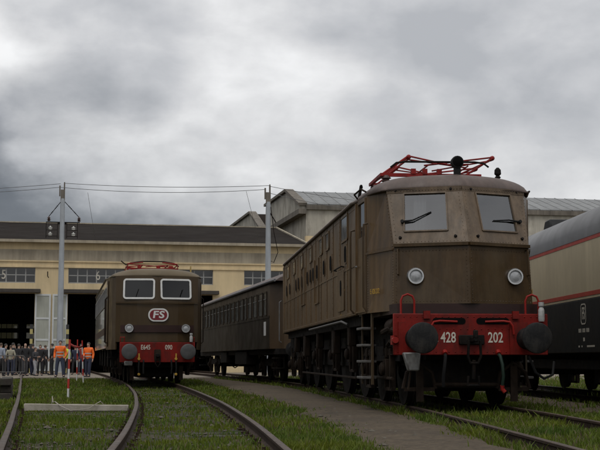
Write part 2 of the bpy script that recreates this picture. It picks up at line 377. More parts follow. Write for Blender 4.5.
slp.box(-1.3, 1.3, -.12, .12, -.13, 0)
SLEEPER = slp.mesh('sleeper'); SLEEPER.materials.append(MATS['sleeper_wood'])
chair_mb = MB().box(-.15, .15, -.08, .08, 0, .014); chair_mb.tube([(-.11, .04, .01), (-.11, .04, .05)], .018, 6); chair_mb.tube([(.11, -.04, .01), (.11, -.04, .05)], .018, 6)
CHAIR = chair_mb.mesh('rail_fastening'); CHAIR.materials.append(MATS['rail_side'])
def track(f, y0, y1, lab, ys0, ys1):
    t = empty('railway_track', (0, 0, 0)); kind(t, 'structure'); t['label'] = lab
    for off in (-.752, .752):
        o = bpy.data.objects.new('rail', rail_mesh(f, off, y0, y1)); col.objects.link(o); o.parent = t
    y = ys0
    while y < ys1:
        nxv, nyv = norm2(f, y); o = bpy.data.objects.new('sleeper', SLEEPER); col.objects.link(o); o.parent = t
        rz = math.atan2(nyv, nxv) + random.uniform(-.012, .012)
        o.location = (f(y) + random.uniform(-.04, .04), y, -.012 + random.uniform(-.006, .008)); o.rotation_euler = (0, 0, rz)
        for off in (-.752, .752):
            c = bpy.data.objects.new('rail_fastening', CHAIR); col.objects.link(c); c.parent = t
            c.location = (f(y) + nxv * off, y + nyv * off, -.018 + .012); c.rotation_euler = (0, 0, rz)
        y += .64 + random.uniform(-.04, .04)
track(trk_mid, 4, 96, 'overgrown track running under the smaller locomotive to the shed', 7.5, 36)
track(trk_left, 4, 96, 'curved track at the left edge beside the sleeper pile', 8, 40)
track(trk_big, 4, 96, 'grassy track under the large riveted locomotive and brown coach', 8, 36)
track(trk_van, 12, 70, 'track under the cream and grey van', 14, 30)

# ------------------------------------------------------------------ grass (nobody could count it)
def grass():
    n = 420000
    Y = 7.5 * (62 / 7.5) ** rng.random(n) ; X = (rng.random(n) * 2 - 1) * (Y * .262 + .6)
    tm = np.array([trk_mid(y) for y in np.arange(0, 80, .25)]); tl = np.array([trk_left(y) for y in np.arange(0, 80, .25)]); tb = np.array([trk_big(y) for y in np.arange(0, 80, .25)]); tv = np.array([trk_van(y) for y in np.arange(0, 80, .25)])
    pl = np.array([PL(y) for y in np.arange(0, 80, .25)]); pr = np.array([PR(y) for y in np.arange(0, 80, .25)]); gy = np.arange(0, 80, .25)
    I = lambda a: np.interp(Y, gy, a)
    dm, dl, db, dv = X - I(tm), X - I(tl), X - I(tb), X - I(tv)
    patch = wave(X, Y, .9) * .5 + wave(X, Y, 2.6, 4) * .35 + rng.normal(0, .12, n)
    dens = np.full(n, .55); hgt = np.full(n, .085)
    inm = np.abs(dm) < .76; dens[inm] = .34; hgt[inm] = .05
    near_rail = (np.abs(np.abs(dm) - .85) < .13); dens[near_rail] = .8; hgt[near_rail] = .10
    lt = (dm < -.76) & (dl > .7); dens[lt & (Y > 20.5)] = .95; hgt[lt & (Y > 20.5)] = .11
    dens[lt & (Y <= 20.5)] = .36; hgt[lt & (Y <= 20.5)] = .06
    rt = (dm > .76) & (X < I(pl)); dens[rt] = .8; hgt[rt] = .095
    bg = (X > I(pr)); dens[bg] = .95; hgt[bg] = .12
    inb = np.abs(db) < .72; dens[inb] = .8; hgt[inb] = .10
    far = bg & (dv > -1.3); dens[far] = .5
    left = dl < .7; dens[left] = .7; hgt[left] = .08
    keep = rng.random(n) < dens * np.clip(.60 + patch * 1.25, .03, 1.2)
    edge = .10 * np.sin(5 * Y) * np.sin(2.3 * Y) + np.abs(rng.normal(0, .09, n))
    path = (X > I(pl) + edge) & (X < I(pr) - edge - .02) & (Y < 58); keep &= ~path | (rng.random(n) < .004)
    strip = (X > 4.5) & (X < 5.5) & (Y > 20) & (Y < 40); keep &= ~strip | (rng.random(n) < .1)
    keep &= ~((Y > 54) & (X < -4))
    for d in (dm, dl, db, dv): keep &= np.abs(np.abs(d) - .752) > .045
    keep &= ~((np.abs(db) < .95) & (Y > 21) & (Y < 57)) | (rng.random(n) < .1)
    keep &= ~((np.abs(dm) < .95) & (Y > 39.5) & (Y < 57)) | (rng.random(n) < .1)
    keep &= ~((np.abs(dv) < 1.2) & (Y > 15)) | (rng.random(n) < .1)
    X, Y, hgt, patch, dm, db = X[keep], Y[keep], hgt[keep], patch[keep], dm[keep], db[keep]; n = len(X)
    hgt = hgt * .64; pz = (dm < -.76) & (Y > 19.3) & (Y < 21.5) & (X > -4.9); hgt[pz] *= .3
    h = hgt * (.55 + .9 * rng.random(n)) * np.clip(1 + patch * .7, .5, 1.7); tall = rng.random(n) < .03; h[tall] *= 1.8
    w = (.0045 + .004 * rng.random(n)) * np.clip(Y / 13, .85, 2.4); a = rng.random(n) * 2 * np.pi; lean = h * (.15 + .65 * rng.random(n)); b = rng.random(n) * 2 * np.pi
    cx, cy = np.cos(a) * w, np.sin(a) * w; lx, ly = np.cos(b) * lean, np.sin(b) * lean; z0 = np.full(n, -.03)
    P = np.empty((n, 5, 3))
    P[:, 0] = np.stack([X - cx, Y - cy, z0], -1); P[:, 1] = np.stack([X + cx, Y + cy, z0], -1)
    P[:, 2] = np.stack([X + cx * .8 + lx * .35, Y + cy * .8 + ly * .35, h * .6], -1); P[:, 3] = np.stack([X - cx * .8 + lx * .35, Y - cy * .8 + ly * .35, h * .6], -1)
    P[:, 4] = np.stack([X + lx, Y + ly, h], -1)
    me = bpy.data.meshes.new('grass'); me.vertices.add(n * 5); me.vertices.foreach_set('co', P.reshape(-1))
    base = np.arange(n)[:, None] * 5; loops = np.concatenate([base + np.array([[0, 1, 2, 3]]), base + np.array([[3, 2, 4]])], 1).reshape(-1)
    st = (np.arange(n)[:, None] * 7 + np.array([[0, 4]])).reshape(-1); tot = np.tile([4, 3], n)
    me.loops.add(len(loops)); me.polygons.add(n * 2); me.loops.foreach_set('vertex_index', loops.astype(np.int32)); me.polygons.foreach_set('loop_start', st.astype(np.int32)); me.polygons.foreach_set('loop_total', tot.astype(np.int32))
    # colour of each blade: green, yellowish or dry
    t = rng.random(n); dry = (rng.random(n) < np.clip(.14 - patch * .12, .03, .4))
    yel = np.clip(.5 + wave(X, Y, 1.6, 9) * .6, 0, 1); c = np.stack([.044 + .038 * t + .066 * yel, .082 + .052 * t + .046 * yel, .010 + .007 * t, np.ones(n)], -1)
    c[dry] = np.stack([.12 + .06 * t, .10 + .045 * t, .055 + .025 * t, np.ones(n)], -1)[dry]
    at = me.attributes.new('blade_tint', 'FLOAT_COLOR', 'POINT'); at.data.foreach_set('color', np.repeat(c, 5, 0).reshape(-1)); me.update(); me.validate()
    m = bpy.data.materials.new('grass_blade'); m.use_nodes = True; N = m.node_tree.nodes; L = m.node_tree.links; bs = N['Principled BSDF']
    q = N.new('ShaderNodeAttribute'); q.attribute_name = 'blade_tint'; L.new(q.outputs['Color'], bs.inputs['Base Color']); bs.inputs['Roughness'].default_value = .6; bs.inputs['Specular IOR Level'].default_value = .25
    tr = N.new('ShaderNodeBsdfTranslucent'); L.new(q.outputs['Color'], tr.inputs[0]); x = N.new('ShaderNodeMixShader'); x.inputs[0].default_value = .3
    L.new(bs.outputs[0], x.inputs[1]); L.new(tr.outputs[0], x.inputs[2]); L.new(x.outputs[0], N['Material Output'].inputs[0])
    me.materials.append(m); o = bpy.data.objects.new('grass', me); col.objects.link(o); tag(o, 'green grass and weeds growing over the yard and between the rails', 'grass', kind='stuff')
grass()
def gravel():
    mb = MB(); k = 0
    while k < 700:
        y = 8.5 * (40 / 8.5) ** random.random(); z = random.random()
        if z < .55: x = random.uniform(trk_left(y) + .9, trk_mid(y) - .85); y2 = y
        elif z < .8: x = random.uniform(trk_mid(y) - .65, trk_mid(y) + .65)
        else: x = PL(y) + random.gauss(.15, .45)
        if z < .55 and y > 20 and random.random() < .75: continue
        r = random.uniform(.008, .026) * (1 if random.random() < .93 else 1.7); s = Vector((r * random.uniform(.8, 1.5), r * random.uniform(.8, 1.5), r * .7)); a = random.random() * 6
        pts = [(1, 0, 0), (-1, 0, 0), (0, 1, 0), (0, -1, 0), (.1, .1, 1), (0, 0, -1)]
        vs_ = []
        for p in pts:
            q = Vector(p) * random.uniform(.8, 1.2); q = Vector((q.x * s.x, q.y * s.y, q.z * s.z)); q.rotate(Matrix.Rotation(a, 3, 'Z')); vs_.append((x + q.x, y + q.y, .012 + q.z + (.035 if PL(y) < x < PR(y) else 0)))
        mb.add(vs_, [(0, 2, 4), (2, 1, 4), (1, 3, 4), (3, 0, 4), (2, 0, 5), (1, 2, 5), (3, 1, 5), (0, 3, 5)]); k += 1
    tag(mb.build('gravel', 'stone', smooth=False), 'loose pale stones scattered in the grass beside the rails', 'gravel', kind='stuff')
gravel()

# ------------------------------------------------------------------ engine shed
shed = empty('engine_shed', (*bx(0, 0), 0), YAW); tag(shed, 'long ochre engine shed with dark roof and numbered doors', 'building')
DOORS = {4: (-13.85, -10.2), 5: (-8.1, -4.44), 6: (-2.35, 1.27), 7: (3.36, 7.08), 8: (9.16, 12.75)}
SL, SR = -30.0, 13.15
mb = MB(); xs_ = [SL] + [q for k in sorted(DOORS) for q in DOORS[k]] + [SR]
for i in range(0, len(xs_), 2): mb.box(xs_[i], xs_[i+1], 0, .45, -.05, 6.8)
for a, b in DOORS.values(): mb.box(a - .001, b + .001, .002, .45, 5.1, 5.76)
mb.box(SL, SR, .001, .45, 6.8, 8.4)
mb.box(SL, SL + .4, .45, 40, -.05, 8.35); mb.box(SR - .4, SR, .45, 40, -.05, 8.35)
mb.prism([(SR - .4, .45, 8.35), (SR - .4, 12, 10.6), (SR - .4, 24, 8.35)], (.395, 0, 0)); mb.prism([(SL, .45, 8.35), (SL, 12, 10.6), (SL, 24, 8.35)], (.395, 0, 0))
mb.build('wall', 'ochre_render', shed)
b = MB(); b.box(SL, SR, -.025, .01, 7.22, 7.92); b.build('plaster_band', 'grey_render', shed)
b = MB(); b.box(SL, SR + .06, -.07, .01, 7.13, 7.218); b.box(SL, SR + .06, -.07, .01, 6.76, 6.86); b.build('ledge', 'ochre_render', shed)
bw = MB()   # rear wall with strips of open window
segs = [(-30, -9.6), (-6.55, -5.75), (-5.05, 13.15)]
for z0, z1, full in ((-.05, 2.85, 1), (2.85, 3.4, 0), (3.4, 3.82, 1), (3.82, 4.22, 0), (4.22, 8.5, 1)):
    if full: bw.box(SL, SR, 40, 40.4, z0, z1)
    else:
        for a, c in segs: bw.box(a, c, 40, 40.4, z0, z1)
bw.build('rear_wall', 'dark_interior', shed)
b = MB()
for a in np.arange(-9.6, -6.5, .5): b.box(a - .03, a + .03, 40.1, 40.2, 2.85, 3.4); b.box(a - .03, a + .03, 40.1, 40.2, 3.82, 4.22)
b.build('window_bars', 'window_bar', shed)
MB().box(-9.6, -6.55, 40.14, 40.16, 2.85, 4.22).box(-5.75, -5.05, 40.14, 40.16, 2.85, 4.22).build('rear_window', 'grimy_glass', shed)
r = MB(); sl = Vector((0, 12, 2.66))
r.prism([(SL - .2, -.35, 8.42), (SL - .2, 12, 10.82), (SL - .2, 12, 10.94), (SL - .2, -.35, 8.54)], (SR - SL + .5, 0, 0))
r.prism([(SL - .2, 12, 10.82), (SL - .2, 24.4, 8.55), (SL - .2, 24.4, 8.67), (SL - .2, 12, 10.94)], (SR - SL + .5, 0, 0))
r.box(SL, SR, 24.4, 40.4, 8.5, 8.65)
roof = r.build('roof', 'shed_roof', shed)
g = MB(); g.box(SL - .2, SR + .3, -.50, -.36, 8.36, 8.54); g.box(SL - .2, SR + .3, 11.9, 12.1, 10.94, 11.02); g.build('gutter', 'grey_render', roof)
g = MB(); g.bar((SR + .32, -.35, 8.52), (SR + .32, 12, 10.94), .12, .2); g.build('verge_board', 'grey_render', roof)
mat('jamb_stripes', (.4, .32, .05), .7)
def stripes(name, c0, c1, period, axis=2):
    m = MATS[name]; N = m.node_tree.nodes; L = m.node_tree.links; t = N.new('ShaderNodeTexCoord'); s = N.new('ShaderNodeSeparateXYZ'); L.new(t.outputs['Object'], s.inputs[0])
    a = N.new('ShaderNodeMath'); a.operation = 'DIVIDE'; a.inputs[1].default_value = period; L.new(s.outputs[axis], a.inputs[0])
    f = N.new('ShaderNodeMath'); f.operation = 'FRACT'; L.new(a.outputs[0], f.inputs[0]); c = N.new('ShaderNodeMath'); c.operation = 'GREATER_THAN'; c.inputs[1].default_value = .5; L.new(f.outputs[0], c.inputs[0])
    x = N.new('ShaderNodeMix'); x.data_type = 'RGBA'; L.new(c.outputs[0], x.inputs[0]); x.inputs[6].default_value = (*c0, 1); x.inputs[7].default_value = (*c1, 1); L.new(x.outputs[2], N['Principled BSDF'].inputs['Base Color'])
stripes('jamb_stripes', (.42, .36, .14), (.03, .03, .03), .62)
pane_src = None
for k, (a, c) in DOORS.items():
    if k != 4:
        nb = 6; w = (c - a) / nb
        wf = MB()
        for i in range(nb + 1): wf.box(a + i*w - .035, a + i*w + .035, .12, .2, 5.76, 6.76)
        for z in (5.8, 6.28, 6.74): wf.box(a, c, .125, .195, z - .03, z + .03)
        win = wf.build('window', 'window_bar', shed)
        for i in range(nb):
            for z in (5.82, 6.30):
                p = MB().box(a + i*w + .03, a + (i+1)*w - .03, .15, .16, z, z + .45).build('pane', 'dusty_glass', win)
        MB().box(a + .0, c, .40, .43, 5.77, 6.76).build('window_backing', 'dark_slot', win)
    MB().box(a - .36, c + .36, -.45, .03, 5.12, 5.36).build('lintel_canopy', 'lintel', shed, bevel=.02)
for k, lx in ((5, -6.42), (6, -.45)):
    text_mb(str(k), .85, .75, .004, .004).xf(facing((lx, .10, 6.27), (1, 0, 0), (0, 0, 1))).build('door_number', 'off_white_marks', shed)
def leaf(x0, x1, parent):
    fr = MB(); y0, y1 = -.10, -.03
    for x in (x0, x1 - .11): fr.box(x, x + .11, y0, y1, .12, 5.05)
    for z in (.12, 1.55, 2.05, 3.42, 4.93): fr.box(x0 + .1, x1 - .1, y0 + .003, y1, z, z + .12)
    d = fr.build('door_leaf', 'door_frame', parent, bevel=.01)
    for z0, z1 in ((.24, 1.55), (1.67, 2.05), (2.17, 3.42), (3.54, 4.93)): MB().box(x0 + .11, x1 - .11, y0 + .03, y1 - .01, z0, z1).build('panel', 'door_panel', d)
    return d
leaf(-4.42, -3.42, shed); leaf(-3.32, -2.37, shed); leaf(1.3, 2.2, shed); leaf(2.45, 3.34, shed)
for x in (-4.60, -2.33, -8.1):
    MB().box(-.09, .09, -.09, .09, 0, 3.1).build('striped_jamb_post', 'jamb_stripes', shed, loc=(x, -.22, 0))
sg = MB().lathe([(.26, 0), (.26, .02)], (-3.95, -.13, 1.30), (0, -1, 0), 24).build('round_sign', 'red_stripe', shed)
MB().lathe([(.20, 0), (.20, .006)], (-3.95, -.151, 1.30), (0, -1, 0), 24).build('sign_face', 'white_paint', sg)
MB().tube([(-3.66, -.2, 6.5), (-3.66, -.2, 6.2), (-3.6, -.3, 6.1)], .03, 6).build('lamp_bracket', 'black_iron', shed)

# ------------------------------------------------------------------ sawtooth workshop behind
WL, WD = 15.84, 12.1
ws = empty('workshop_building', (*bx(WL, WD), 0), YAW); tag(ws, 'tall weathered concrete workshop with sawtooth roof behind the locomotive', 'building')
b = MB(); b.box(0, 62, 0, .5, 7.2 + 3.2, 12.7); b.build('concrete_wall', 'concrete_wall', ws)
b = MB(); b.box(0, 62, .002, .5, 0, 10.4); b.build('ochre_wall', 'ochre_render', ws)
b = MB(); b.box(0, 62, -.22, -.001, 12.45, 12.82); b.build('eaves_cornice', 'cornice', ws)
b = MB()
b.prism([(-.45, 0, 12.5), (-.45, .0, 12.75), (-.45, 5.6, 14.55), (-.45, 15.9, 14.55), (-.45, 16.2, 12.5)], (.45, 0, 0))
b.prism([(-.45, 18.4, 12.5), (-.45, 18.4, 12.75), (-.45, 24.6, 14.95), (-.45, 38, 14.95), (-.45, 38, 12.5)], (.45, 0, 0))
b.build('gable_wall', 'concrete_wall', ws)
b = MB(); b.box(.0, .4, .5, 38, 0, 12.1); b.build('side_wall', 'concrete_wall', ws)
b = MB(); b.box(-.6, .0, -.22, 38, 12.1, 12.5); b.build('side_cornice', 'cornice', ws)
b = MB()
for p, q in (((-.3, -.2, 12.85), (-.3, 5.6, 14.7)), ((-.3, 5.6, 14.7), (-.3, 15.9, 14.7)), ((-.3, 18.3, 12.85), (-.3, 24.6, 15.1)), ((-.3, 24.6, 15.1), (-.3, 38, 15.1))): b.bar(p, q, .7, .22)
b.build('coping', 'cornice', ws)
b = MB(); b.box(0, 62, 5.6, 15.9, 14.2, 14.54); b.box(0, 62, 15.5, 15.9, 12.5, 14.3); b.box(0, 62, 24.6, 38, 14.6, 14.95); b.box(0, 62, 15.9, 18.4, 12.2, 12.5); b.build('flat_roof', 'shed_roof', ws)
b = MB(); b.prism([(0, 18.4, 12.75), (0, 24.6, 14.95), (0, 24.6, 14.8), (0, 18.4, 12.55)], (62, 0, 0)); b.build('rear_slope', 'shed_roof', ws)
pw = .92; pb = MB().prism([(0, -.1, 12.83), (0, 5.6, 14.55), (0, 5.6, 14.63), (0, -.1, 12.91)], (pw - .05, 0, 0)); pb.bar((pw - .03, -.1, 12.9), (pw - .03, 5.6, 14.63), .05, .06)
p0 = pb.build('roof_panel', 'zinc_sheet', ws, smooth=False)
for i in range(1, 66):
    o = inst(p0, ws, (i * pw, random.uniform(-.02, .02), random.uniform(-.015, .015)))
b = MB(); b.box(30, 60, 2, 4, 13.3, 15.2); b.build('roof_vent', 'cornice', ws)

# ------------------------------------------------------------------ overhead line poles and wires
def pole_big(loc, h, lab, arms):
    t = empty('overhead_line_pole', loc, YAW); tag(t, lab, 'pole', 'overhead line poles in front of the shed')
    MB().tube([(0, 0, -.05), (0, 0, h * .5), (0, 0, h - .9)], [.20, .17, .13], 14).build('pole_shaft', 'pole_grey', t)
    MB().box(-.3, .3, -.3, .3, -.05, .12).build('pole_footing', 'concrete_old', t, bevel=.03)
    hd = MB(); hd.box(-.13, .13, -.09, .09, h - 1.0, h - .35); hd.box(-.22, -.14, -.05, .05, h - .75, h - .1); hd.box(.05, .13, -.05, .05, h - .6, h + .05); hd.tube([(.09, 0, h - .1), (.09, 0, h + .12)], .035, 8)
    hd.build('pole_head', 'cornice', t)
    if arms:
        za = h - 2.35
        b = MB(); b.bar((-.95, 0, za), (1.05, 0, za), .05, .06); b.bar((-.25, .05, za - .05), (.25, .05, za - .05), .06, .14)
        for x in (-.95, -.28, .28, .92): b.bar((x, 0, za - .98), (x, 0, za + .02), .035, .035)
        for x0, x1 in ((-.95, -.28), (.28, .92)):
            for z in (za - .35, za - .72): b.bar((x0, -.02, z - .13), (x1, -.02, z - .13), .03, .03)
        b.build('crossarm', 'black_iron', t)
        for x in (-.7, .68):
            for z in (za - .35, za - .72):
                MB().lathe([(.03, -.12), (.11, -.09), (.11, -.05), (.05, -.03), (.12, .0), (.12, .04), (.05, .06), (.03, .12)], (x, -.05, z), (0, 0, 1), 10).build('insulator', 'insulator_pale', t)
        for x in (-.8, 1.0):
            MB().lathe([(.04, 0), (.13, .03), (.05, .08), (.14, .12), (.05, .17), (.11, .21), (.03, .3)], (x, 0, za + .05), (0, 0, 1), 10).build('insulator', 'insulator', t)
        for x, z in ((-.82, za + .33), (1.0, za + .33)):
            p = Vector((0, 0, h - .95)); q = Vector((x, 0, z)); b = MB().tube([p, q], .022, 6)
            for f in (.38, .45, .52, .72, .78): b.lathe([(.02, -.02), (.055, 0), (.02, .02)], p.lerp(q, f), q - p, 8)
            b.build('stay_cable', 'black_iron', t)
    return t
P1 = (-14.45, 74.3, 0); H1 = 11.5; P2 = (-1.82, 70.0, 0); H2 = 10.75
pole_big(P1, H1, 'tall grey line pole with crossarm and insulators between shed doors 5 and 6', True)
t2 = pole_big(P2, H2, 'tall grey line pole rising behind the brown coach', False)
b = MB(); b.bar((-.05, -.05, H2 - 1.3), (.45, -.05, H2 - 2.1), .05, .05); b.tube([(.14, -.1, H2 - 1.2), (.3, -.12, H2 - 2.6), (.55, -.1, H2 - 3.8), (.3, -.12, H2 - 4.4), (.16, -.1, H2 - 4.3)], .022, 6); b.build('cable_loop', 'black_iron', t2)
def wire(p, q, sag, lab, r=.015):
    p = Vector(p); q = Vector(q); pts = []
    for i in range(17):
        t = i / 16; a = p.lerp(q, t); a.z -= sag * 4 * t * (1 - t); pts.append(a)
    tag(MB().tube(pts, r, 6).build('overhead_wire', 'wire'), lab, 'wire', 'overhead wires')
wire((P1[0] + .09, P1[1], H1 + .05), (P2[0] + .09, P2[1], H2 + .05), .16, 'upper wire strung between the two line poles')
wire((P1[0] - .18, P1[1], H1 - .2), (P2[0] - .18, P2[1], H2 - .18), .24, 'lower wire strung between the two line poles')
wire((-30, 77.5, H1 - .1), (P1[0] - .15, P1[1], H1 + .02), .18, 'upper wire running off to the left of the left pole')
wire((-30, 77.5, H1 - .3), (P1[0] - .2, P1[1], H1 - .2), .2, 'lower wire running off to the left of the left pole')
wire((P2[0] + .1, P2[1], H2 + .0), (9.5, 98.2, 13.15), .2, 'upper wire from right pole to the workshop roof')
wire((P2[0] + .1, P2[1], H2 - .4), (8.6, 98.2, 12.6), .3, 'lower wire from right pole to the workshop wall')
wire((-12.9, 74.1, 10.95), (-13.3, 79.6, 8.6), .02, 'thin dropper wire from line to shed eaves near left pole', .010)
wire((-3.1, 70.3, 10.5), (-2.7, 81.6, 8.6), .02, 'thin dropper wire from line to shed eaves near right pole', .010)
for px, py, pz in ((-30, 77.5, 0),):
    t = empty('overhead_line_pole', (px, py, pz), YAW); tag(t, 'plain grey line pole farthest left along the shed front', 'pole', 'overhead line poles in front of the shed')
    MB().tube([(0, 0, -.05), (0, 0, H1)], [.2, .13], 12).build('pole_shaft', 'pole_grey', t)

# ------------------------------------------------------------------ things lying in the yard
b = MB(); prev = None; pts = []; n = 9
for i in range(n):
    t = i / (n - 1); s = .075 - .016 * t
    for a, c in ((-1, 0), (-1, 1), (1, 1), (1, 0)): pts.append((-.9 + 1.78 * t, a * s + random.uniform(-.004, .004), c * s * 1.75 + (random.uniform(-.004, .004) if c else 0)))
b.add(pts, [(i*4+j, i*4+(j+1) % 4, (i+1)*4+(j+1) % 4, (i+1)*4+j) for i in range(n-1) for j in range(4)] + [(0, 1, 2, 3), ((n-1)*4+3, (n-1)*4+2, (n-1)*4+1, (n-1)*4)])
o = b.build('concrete_post', 'concrete_old', None, bevel=.012); o.location = (-3.83, 21.35, .0); o.rotation_euler = (0, 0, R(.8)); tag(o, 'whitish concrete post lying on the grass between two tracks', 'post')
b = MB().tube([(-4.35, 21.75, .02), (-4.33, 21.7, .24), (-4.3, 21.62, .14), (-4.22, 21.4, .16), (-4.1, 21.22, .10), (-3.9, 21.12, .02), (-3.6, 21.15, .05), (-3.5, 21.24, .12), (-3.42, 21.3, .17), (-3.35, 21.5, .05)], .008, 6)
tag(b.build('bent_wire', 'concrete_old'), 'bent grey wire lying over the concrete post', 'wire')
sb = MB().box(-.125, .125, -1.25, 1.25, 0, .155)
s0 = None; nxv, nyv = norm2(trk_left, 27.9); hd = math.atan2(nyv, nxv); rown = ('bottom', 'middle', 'top'); coln = ('leftmost', 'second', 'third', 'rightmost')
for k in range(12):
    l, i = divmod(k, 4); d = -.49 + i*.325 + random.uniform(-.02, .02); e = random.uniform(-.12, .10)
    if s0 is None: o = s0 = sb.build('wooden_sleeper', 'sleeper_wood', None, bevel=.015)
    else: o = inst(s0)
    o.location = (trk_left(27.9) + nxv*d - nyv*e, 27.9 + nyv*d + nxv*e, .004 + l*.158); o.rotation_euler = (0, 0, hd + random.uniform(-.012, .012))
    tag(o, f'old sleeper piled on left track, {coln[i]} from the left in {rown[l]} layer' if i in (1, 2) else f'old sleeper piled on left track, {coln[i]} in {rown[l]} layer', 'sleeper', 'old sleepers piled on the left track')

# ------------------------------------------------------------------ rolling stock helpers
def ring2d(w, h, r, n=5):
    pts = []
    for cx, cy, a0 in ((w/2 - r, h/2 - r, 0), (-w/2 + r, h/2 - r, 90), (-w/2 + r, -h/2 + r, 180), (w/2 - r, -h/2 + r, 270)):
        for i in range(n + 1):
            a = R(a0 + 90 * i / n); pts.append((cx + r * math.cos(a), cy + r * math.sin(a)))
    return pts
def rr_plate(M, w, h, r, d, n=5):
    b = MB(); b.prism([(x, y, 0) for x, y in ring2d(w, h, r, n)], (0, 0, d)); return b.xf(M)
def rr_frame(M, w, h, r, t, d, n=5):
    o = ring2d(w, h, r, n); i = ring2d(w - 2*t, h - 2*t, max(r - t, .005), n); k = len(o); b = MB()
    b.add([(x, y, 0) for x, y in o] + [(x, y, 0) for x, y in i] + [(x, y, d) for x, y in o] + [(x, y, d) for x, y in i],
          [(2*k+j, 2*k+(j+1) % k, 3*k+(j+1) % k, 3*k+j) for j in range(k)] + [(j, (j+1) % k, k+(j+1) % k, k+j) for j in range(k)] +
          [(j, (j+1) % k, 2*k+(j+1) % k, 2*k+j) for j in range(k)] + [(k+j, k+(j+1) % k, 3*k+(j+1) % k, 3*k+j) for j in range(k)])
    return b.xf(M)
def wheel_mesh(r, spokes, name='wheel'):
    b = MB()
    b.lathe([(r - .09, -.065), (r + .028, -.065), (r + .028, -.04), (r, -.03), (r - .006, .065), (r - .09, .065)], (0, 0, 0), (1, 0, 0), 32)
    b.lathe([(.13, -.08), (.13, .10), (.07, .13)], (0, 0, 0), (1, 0, 0), 14)
    if spokes:
        for k in range(spokes):
            a = 2 * math.pi * k / spokes; b.bar((0, math.cos(a) * .1, math.sin(a) * .1), (0, math.cos(a) * (r - .07), math.sin(a) * (r - .07)), .05, .075, (1, 0, 0))
    else: b.lathe([(.1, -.02), (r - .08, -.03), (r - .08, .0), (.1, .03)], (0, 0, 0), (1, 0, 0), 28)
    return b
def wheelset(root, v, r, src, spokes, half=.752):
    ws_ = []
    for s in (-1, 1):
        if src.get(r) is None:
            src[r] = o = wheel_mesh(r, spokes).build('wheel', 'black_iron', root)
        else: o = inst(src[r], root)
        o.location = (s * half, v, r + .004); o.rotation_euler = (0, 0, 0 if s > 0 else math.pi); ws_.append(o)
    MB().tube([(-half, v, r), (half, v, r)], .08, 10).build('axle', 'black_iron', root)
def axlebox(root, v, z, u, src, key, leaf=True):
    for s in (-1, 1):
        if src.get(key) is None:
            b = MB(); b.box(-.09, .09, -.15, .15, -.16, .16); b.lathe([(.11, 0), (.11, .05), (.06, .08)], (.09, 0, 0), (1, 0, 0), 12)
            for q in (-.24, .24): b.box(-.06, .04, q - .05, q + .05, -.32, .34)
            b.box(-.05, .03, -.3, .3, -.36, -.30)
            if leaf:
                for k in range(5): b.box(-.045, .045, -.5 + k*.08, .5 - k*.08, .22 + k*.022, .24 + k*.022)
                b.box(-.06, .06, -.05, .05, .19, .36)
                for q in (-.5, .5): b.tube([(0, q, .22), (0, q, .5)], .022, 6)
            src[key] = o = b.build('axlebox', 'brown_iron', root, bevel=.008)
        else: o = inst(src[key], root)
        o.location = (s * u, v, z); o.rotation_euler = (0, 0, 0 if s > 0 else math.pi)
def buffer_mb(r=.235, L=.62):
    b = MB(); b.lathe([(r * .3, 0), (r * .85, -.0 + .004), (r * .97, .016), (r, .03), (r, .05), (r * .55, .07), (.085, .10), (.085, L * .5), (.13, L * .5), (.145, L * .58), (.15, L - .08), (.17, L - .04), (.17, L)], (0, 0, 0), (0, 1, 0), 32); return b
def lamp(root, o, d, r, name='headlight'):
    h = MB().lathe([(r, .10), (r * 1.02, .0), (r * .96, -.045), (r * .74, -.05), (r * .74, -.01)], o, d, 24)
    # axis d points forward, so forward is +h here
    h = MB().lathe([(r * .8, -.12), (r, -.04), (r * 1.02, .03), (r * .93, .06), (r * .76, .06), (r * .74, .03)], o, d, 24).build(name, 'chrome', root)
    MB().lathe([(r * .76, .02), (r * .7, .035), (r * .4, .055), (.005, .06)], o, d, 20).build('lens', 'lamp_lens', h)
    return h
def rivets(name, pts, nrm, parent, m, r=.016):
    b = MB()
    for p, nn in zip(pts, nrm):
        p = Vector(p); nn = unit(Vector(nn)); ref = Vector((0, 0, 1)) if abs(nn.z) < .9 else Vector((1, 0, 0)); u = unit(ref.cross(nn)); w = nn.cross(u)
        b.add([p + u*r, p + w*r, p - u*r, p - w*r, p + nn * r * .8], [(0, 1, 4), (1, 2, 4), (2, 3, 4), (3, 0, 4)])
    return kind(b.build(name, m, parent), 'stuff')
def lerp(a, b, t): return Vector(a).lerp(Vector(b), t)

